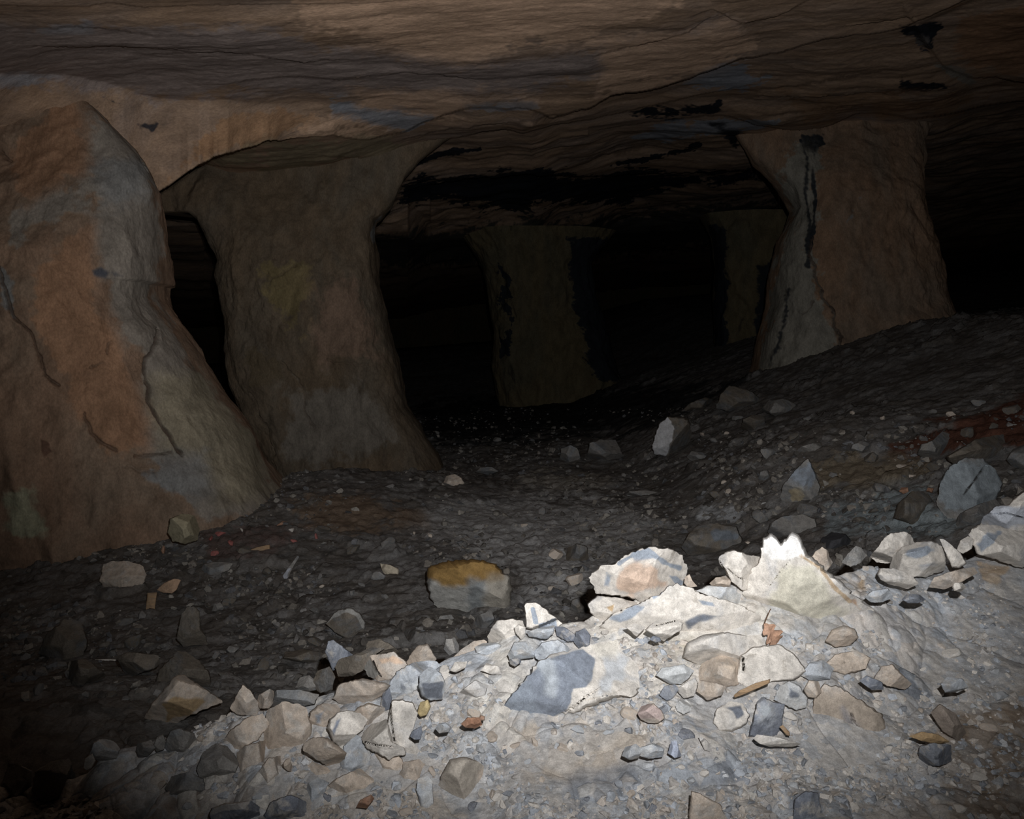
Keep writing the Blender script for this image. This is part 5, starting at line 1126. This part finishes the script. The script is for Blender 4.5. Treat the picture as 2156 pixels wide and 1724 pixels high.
rock('stone', 'square pale stone right of the pointed boulder', 'grey', [(1744, 1004), (1748, 994), (1762, 996), (1766, 1006), (1752, 1010)], 0.07, 'f', n=44)
rock('boulder', 'dark boulder hidden in shade under the orange-topped one', 'dim', [(1196, 1290), (1204, 1262), (1226, 1256), (1240, 1276), (1236, 1296)], 0.12, 'f', n=60)
rock('boulder', 'dim upright stone behind the capped boulder', 'dim', [(1190, 1186), (1196, 1152), (1214, 1144), (1236, 1150), (1240, 1176), (1220, 1190)], 0.14, 'f', n=70)
rock('boulder', 'dim bluish boulder on the floor left of the orange-topped one', 'dim', [(592, 1394), (600, 1372), (640, 1366), (680, 1374), (676, 1394), (630, 1404)], 0.16, 'f', n=70)

# ---- old timber on the right slope
def plank(name, label, p0, p1, d0, d1, wd, th, roll=0.0):
    a = P(p0[0], p0[1], d0); b = P(p1[0], p1[1], d1)
    L = float(np.linalg.norm(b - a))
    bm = bmesh.new()
    bmesh.ops.create_grid(bm, x_segments=5, y_segments=28, size=0.5)
    bm.free()
    nx, nz = 7, 34
    vs = []
    rs = np.random.RandomState(int(p0[0]))
    for k in range(nz):
        t = k / (nz - 1.0)
        for (ux, uy) in ((-1, -1), (-.3, -1), (.3, -1), (1, -1), (1, 1), (.3, 1), (-.3, 1), (-1, 1)):
            endj = rs.uniform(-.04, .04) * L if k in (0, nz - 1) else 0
            vs.append((ux * wd / 2 * (1 + .06 * math.sin(9 * t + ux)), uy * th / 2 * (1 + rs.uniform(-.15, .15)), t * L + endj))
    f = grid_faces(nz, 8, True).tolist() + [list(range(7, -1, -1)), [(nz - 1) * 8 + i for i in range(8)]]
    o = mk_mesh(name, vs, f, M['wood'], False)
    z = Vector(b - a).normalized()
    q = z.to_track_quat('Z', 'Y')
    o.rotation_euler = (q.to_matrix().to_4x4() @ Matrix.Rotation(roll, 4, 'Z')).to_euler()
    o.location = a
    tag(o, label, 'plank')
    MARKS.append((label, (p0[0] + p1[0]) / 2, (p0[1] + p1[1]) / 2, 60))


plank('wooden_plank', 'long weathered plank lying across the red earth on the right slope', (1990, 890), (2106, 846), 8.7, 9.4, 0.14, 0.05, 0.5)
plank('wooden_plank', 'second plank lying just above the long one on the red earth', (1996, 872), (2072, 848), 9.2, 9.9, 0.10, 0.04, 0.2)
plank('wooden_post', 'short wooden stub standing at the left end of the long plank', (1984, 886), (1978, 856), 8.9, 9.1, 0.10, 0.06, 0.3)
plank('wooden_post', 'small leaning stub in front of the long plank end', (1988, 906), (1984, 888), 8.3, 8.35, 0.07, 0.05, 0.3)
plank('wooden_post', 'upright post end near the right edge below the black opening', (2124, 812), (2113, 784), 9.9, 10.0, 0.11, 0.07, 0.2)
plank('wooden_board', 'dark board propped behind the long plank', (2040, 850), (2090, 822), 10.3, 10.8, 0.16, 0.03, 1.2)
# ------------------------------------------------------------------ loose stones, each its own object, then the uncountable chippings
def chip_proto(seed, npts=11, flat=0.6):
    rs = np.random.RandomState(seed)
    bm = bmesh.new()
    for _ in range(npts):
        p = rs.normal(size=3); p /= np.linalg.norm(p)
        p = p * rs.uniform(.75, 1.0) * np.array([1.0, rs.uniform(.65, .9), flat])
        bm.verts.new(p)
    r = bmesh.ops.convex_hull(bm, input=bm.verts)
    bmesh.ops.delete(bm, geom=list({g for g in r['geom_interior'] + r['geom_unused'] if isinstance(g, bmesh.types.BMVert)}), context='VERTS')
    bmesh.ops.triangulate(bm, faces=bm.faces)
    bm.verts.ensure_lookup_table()
    for i, v in enumerate(bm.verts): v.index = i
    vv = np.array([v.co[:] for v in bm.verts]); ff = np.array([[x.index for x in f.verts] for f in bm.faces])
    bm.free()
    return vv, ff


PROTO = [chip_proto(100 + i, 9 + i % 6, (.35, .5, .65, .8)[i % 4]) for i in range(16)]


def rot_mats(rs, n, upright=0.5):
    az = rs.uniform(0, 6.283, n); tx = rs.normal(0, upright, n); ty = rs.normal(0, upright, n)
    out = np.zeros((n, 3, 3))
    for i in range(n):
        out[i] = np.array((Matrix.Rotation(az[i], 3, 'Z') @ Matrix.Rotation(tx[i], 3, 'X') @ Matrix.Rotation(ty[i], 3, 'Y')))
    return out


def chips(name, label, mat, pos, size, seed, tint):
    rs = np.random.RandomState(seed)
    R = rot_mats(rs, len(pos), 0.45)
    vs, fs, cs, o = [], [], [], 0
    for i, (p, s) in enumerate(zip(pos, size)):
        v, f = PROTO[rs.randint(len(PROTO))]
        vs.append(v * s @ R[i].T + p); fs.append(f + o); o += len(v)
        cs.append(np.tile(tint(rs), (len(v), 1)))
    ob = mk_mesh(name, np.concatenate(vs), np.concatenate(fs), M[mat], False, np.concatenate(cs))
    tag(ob, label, 'rubble', None, 'stuff')
    return ob


from mathutils.bvhtree import BVHTree
def surface(obname):
    ob = bpy.data.objects[obname]
    n = len(ob.data.vertices); co = np.zeros(n * 3, np.float32); ob.data.vertices.foreach_get('co', co); co = co.reshape(-1, 3)
    m = len(ob.data.polygons); ix = np.zeros(m * 4, np.int32); ob.data.loops.foreach_get('vertex_index', ix)
    return BVHTree.FromPolygons(co.tolist(), ix.reshape(-1, 4).tolist())


BV = {'m': surface('rubble_mound'), 'f': surface('floor')}


def drop(px, py, where):
    """where a sight line meets the ground"""
    a, b = ray(px, py)
    h = BV[where].ray_cast(Vector(CAM), Vector((float(a), 1.0, float(b))).normalized(), 80)
    return None if h[0] is None else np.array(h[0])


def inside_any(px, py, grow=0.0):
    for h in HULLS:
        if h[:, 0].min() - 4 < px < h[:, 0].max() + 4 and h[:, 1].min() - 4 < py < h[:, 1].max() + 4:
            if poly_sd(np.array([px]), np.array([py]), h)[0] > -grow: return True
    return False


RS = np.random.RandomState(42)
CNAME = {'cream': 'cream', 'tan': 'tan', 'blue': 'blue-grey', 'slate': 'dark slate', 'grey': 'grey', 'dim': 'dull brown', 'rust': 'rust-coloured'}
ORD = ['nearest', 'second nearest', 'third nearest', 'fourth nearest', 'fifth nearest', 'sixth nearest', 'seventh nearest', 'eighth nearest', 'ninth nearest', 'tenth nearest']


def stone_mesh(seed):
    rs = np.random.RandomState(seed)
    bm = bmesh.new()
    bmesh.ops.create_icosphere(bm, subdivisions=4, radius=1.0)
    v = np.array([x.co[:] for x in bm.verts])
    for _ in range(13):
        n = rs.normal(size=3); n /= np.linalg.norm(n)
        d = v @ n; off = rs.uniform(.5, .82)
        v = v - np.maximum(d - off, 0)[:, None] * n
    v *= np.array([1.0, rs.uniform(.6, .9), rs.uniform(.4, .75)])
    nn = v / np.linalg.norm(v, axis=1)[:, None]
    v = v + nn * (0.07 * fbm(v * 2 + seed, 4) + 0.025 * fbm(v * 8 + seed, 3))[:, None]
    for x, c in zip(bm.verts, v): x.co = c
    me = bpy.data.meshes.new('stone')
    bm.to_mesh(me); bm.free()
    me.polygons.foreach_set('use_smooth', np.ones(len(me.polygons), bool))
    me.set_sharp_from_angle(angle=math.radians(32))
    me.attributes.new('stain', 'FLOAT_COLOR', 'POINT').data.foreach_set('color', np.zeros(len(me.vertices) * 4, np.float32))
    return me


LOOSE = []
def loose(n, where, region, sizes, mats, group):
    """individual stones lying on the ground of a picture region"""
    metas = []
    tries = 0
    x0, y0, x1, y1 = region
    while len(metas) < n and tries < n * 40:
        tries += 1
        px = RS.uniform(x0, x1); py = RS.uniform(y0, y1)
        if where == 'm' and py < interp(px, CREST) + 6: continue
        if where == 'f' and py > interp(px, CREST) - 8: continue
        if inside_any(px, py, 6): continue
        p = drop(px, py, where)
        if p is None or p[1] > 26: continue
        s = sizes[0] * (sizes[1] / sizes[0]) ** (RS.rand() ** 1.8)
        rpx = s * F / p[1]
        if any((px - q[0]) ** 2 + (py - q[1]) ** 2 < (rpx + q[2]) ** 2 * 1.1 for q in LOOSE): continue
        LOOSE.append((px, py, rpx))
        metas.append((px, py, p, s, mats[RS.randint(len(mats))]))
    return [(m, group) for m in metas]


pending = []
pending += loose(74, 'm', (330, 1380, 2110, 1715), (0.014, 0.042), ['cream', 'blue', 'tan', 'blue', 'slate', 'cream', 'tan'], 'loose stones on the rubble bank')
pending += loose(60, 'f', (560, 880, 1640, 1300), (0.03, 0.10), ['grey', 'grey', 'dim', 'tan'], 'loose stones on the mine floor')
pending += loose(34, 'f', (1500, 850, 2140, 1130), (0.04, 0.13), ['grey', 'dim', 'grey', 'tan'], 'loose stones on the right slope')
pending += loose(26, 'f', (60, 1150, 700, 1480), (0.03, 0.10), ['dim', 'grey', 'dim'], 'loose stones on the dark ground')

MESHES = [stone_mesh(500 + i) for i in range(14)]
# every loose stone is described by its colour and the nearest landmark
GOOD = [m for m in MARKS if m[3] > 46]
keyed = {}
for (px, py, p, s, mt), grp in pending:
    best = min(GOOD, key=lambda m: (m[1] - px) ** 2 + (m[2] - py) ** 2)
    dx, dy = px - best[1], py - best[2]
    side = ('right of' if dx > 0 else 'left of') if abs(dx) > abs(dy) else ('below' if dy > 0 else 'above')
    keyed.setdefault((CNAME[mt], side, best[0]), []).append((math.hypot(dx, dy), px, py, p, s, mt, grp))


def short_label(l):
    for cut in (' overhanging', ' directly', ' with ', ' on ', ' left of', ' right of', ' below', ' behind', ' beside', ' in ', ' leaning', ' at ', ' under', ' along', ' lying', ' between', ' standing', ' tucked', ' jutting', ' propped', ' above', ' wedged', ' against', ' resting', ' pointing', ' upright in', ' cut off', ' hidden', ' just', ' stacked', ' showing', ' low in'):
        i = l.find(cut)
        if i > 0 and len(l[:i].split()) >= 3: l = l[:i]
    return l


cnt = {}
for m in GOOD: cnt[short_label(m[0])] = cnt.get(short_label(m[0]), 0) + 1
k = 0
for (cn, side, mark), lst in keyed.items():
    lst.sort(key=lambda q: q[0])
    sl = short_label(mark)
    if cnt.get(sl, 0) > 1: sl = ' '.join(mark.split()[:10])
    for i, (dist, px, py, p, s, mt, grp) in enumerate(lst):
        pre = 'small' if len(lst) == 1 else ORD[min(i, 9)]
        lab = ('%s %s stone %s the %s' % (pre, cn, side, sl))
        lab = ' '.join(lab.split()[:16])
        me = MESHES[k % len(MESHES)]
        o = bpy.data.objects.new('loose_stone', me)
        if not me.materials: me.materials.append(M['grey'])
        COL.objects.link(o)
        o.material_slots[0].link = 'OBJECT'; o.material_slots[0].material = M[mt]
        o.location = p + np.array([0, 0, s * 0.18])
        o.scale = (s, s, s)
        o.rotation_euler = (RS.normal(0, .35), RS.normal(0, .35), RS.uniform(0, 6.28))
        tag(o, lab, 'stone', grp)
        k += 1

# ---- scraps of faded red litter by the left pillar
for i, (px, py, sz, lab, mt) in enumerate([
        (444, 1136, .05, 'bright red scrap of litter left of the broken stick', 'litter_red'), (464, 1126, .06, 'dark red scrap of litter above the bright red one', 'litter_red'),
        (486, 1146, .05, 'crumpled pinkish scrap of litter right of the bright red one', 'litter_red'), (452, 1168, .05, 'dull red scrap of litter below the bright red one', 'litter_red'),
        (494, 1082, .05, 'faded red lump against the foot of the grey-flanked pillar', 'litter_red'), (594, 1104, .06, 'orange-rust scrap right of the red litter', 'rust'),
        (614, 1118, .05, 'pale scrap of paper under the orange-rust scrap', 'cream'), (666, 1132, .05, 'dark red bundle right of the pale scrap of paper', 'litter_red'),
        (620, 1140, .04, 'small red scrap below the pale scrap of paper', 'litter_red'), (510, 1118, .04, 'whitish crumpled scrap above the broken stick', 'cream'), (343, 1160, .05, 'orange-pink scrap above the smooth tan boulder', 'rust')]):
    p = drop(px, py, 'f')
    if p is None: continue
    me = stone_mesh(900 + i)
    me.materials.append(M[mt])
    o = bpy.data.objects.new('litter_scrap', me)
    COL.objects.link(o)
    o.location = p + np.array([0, 0, sz * .15]); o.scale = (sz, sz, sz * .7); o.rotation_euler = (RS.normal(0, .5), RS.normal(0, .5), RS.uniform(0, 6))
    tag(o, lab, 'litter', 'litter by the left pillar')

# ---- uncountable chippings
def tint_pale(rs):
    c = [(.60, .555, .50), (.53, .495, .455), (.43, .455, .49), (.50, .51, .52), (.32, .335, .36), (.51, .455, .40), (.46, .435, .41)][rs.randint(7)]
    return np.array([*(np.array(c) * rs.uniform(.8, 1.15)), rs.uniform(.6, 1.0)])


def tint_dim(rs):
    c = [(.21, .20, .19), (.17, .155, .14), (.25, .225, .195), (.14, .14, .145), (.11, .10, .09), (.28, .26, .23)][rs.randint(6)]
    return np.array([*(np.array(c) * rs.uniform(.7, 1.2)), rs.uniform(.6, 1.0)])


rs = np.random.RandomState(5)
pos, siz = [], []
while len(pos) < 5200:
    px = rs.uniform(-60, 2216); py = rs.uniform(1150, 1790)
    if py < interp(px, CREST) - 2: continue
    q = np.array([[px * .006, py * .009, 3.3]])
    keep = 0.5 + 1.6 * float(perlin(q)[0])
    if 1090 < px < 1340 and 1500 < py < 1650: keep *= .3
    if px > 1950: keep *= .6
    if rs.rand() > keep: continue
    if inside_any(px, py, 2): continue
    p = drop(px, py, 'm')
    if p is None: continue
    s = 0.004 * (7.0 ** (rs.rand() ** 1.7))
    pos.append(p + np.array([0, 0, s * .1])); siz.append(s)
chips('rubble', 'small pale stone chips and crumbs over the foreground bank', 'mound', pos, siz, 1, tint_pale)
pos, siz = [], []
while len(pos) < 5200:
    px = rs.uniform(-60, 2216); py = 1480 - 620 * rs.rand() ** 0.8
    if py > interp(px, CREST) + 4: continue
    q = np.array([[px * .005, py * .012, 9.3]])
    if rs.rand() > 0.55 + 1.5 * float(perlin(q)[0]): continue
    if inside_any(px, py, 2): continue
    p = drop(px, py, 'f')
    if p is None or p[1] > 30: continue
    s = 0.009 * (7.0 ** (rs.rand() ** 1.6)) * (0.75 + p[1] / 30.0)
    pos.append(p + np.array([0, 0, s * .1])); siz.append(s)
chips('gravel', 'dim stone fragments and gravel scattered over the mine floor', 'floor', pos, siz, 2, tint_dim)
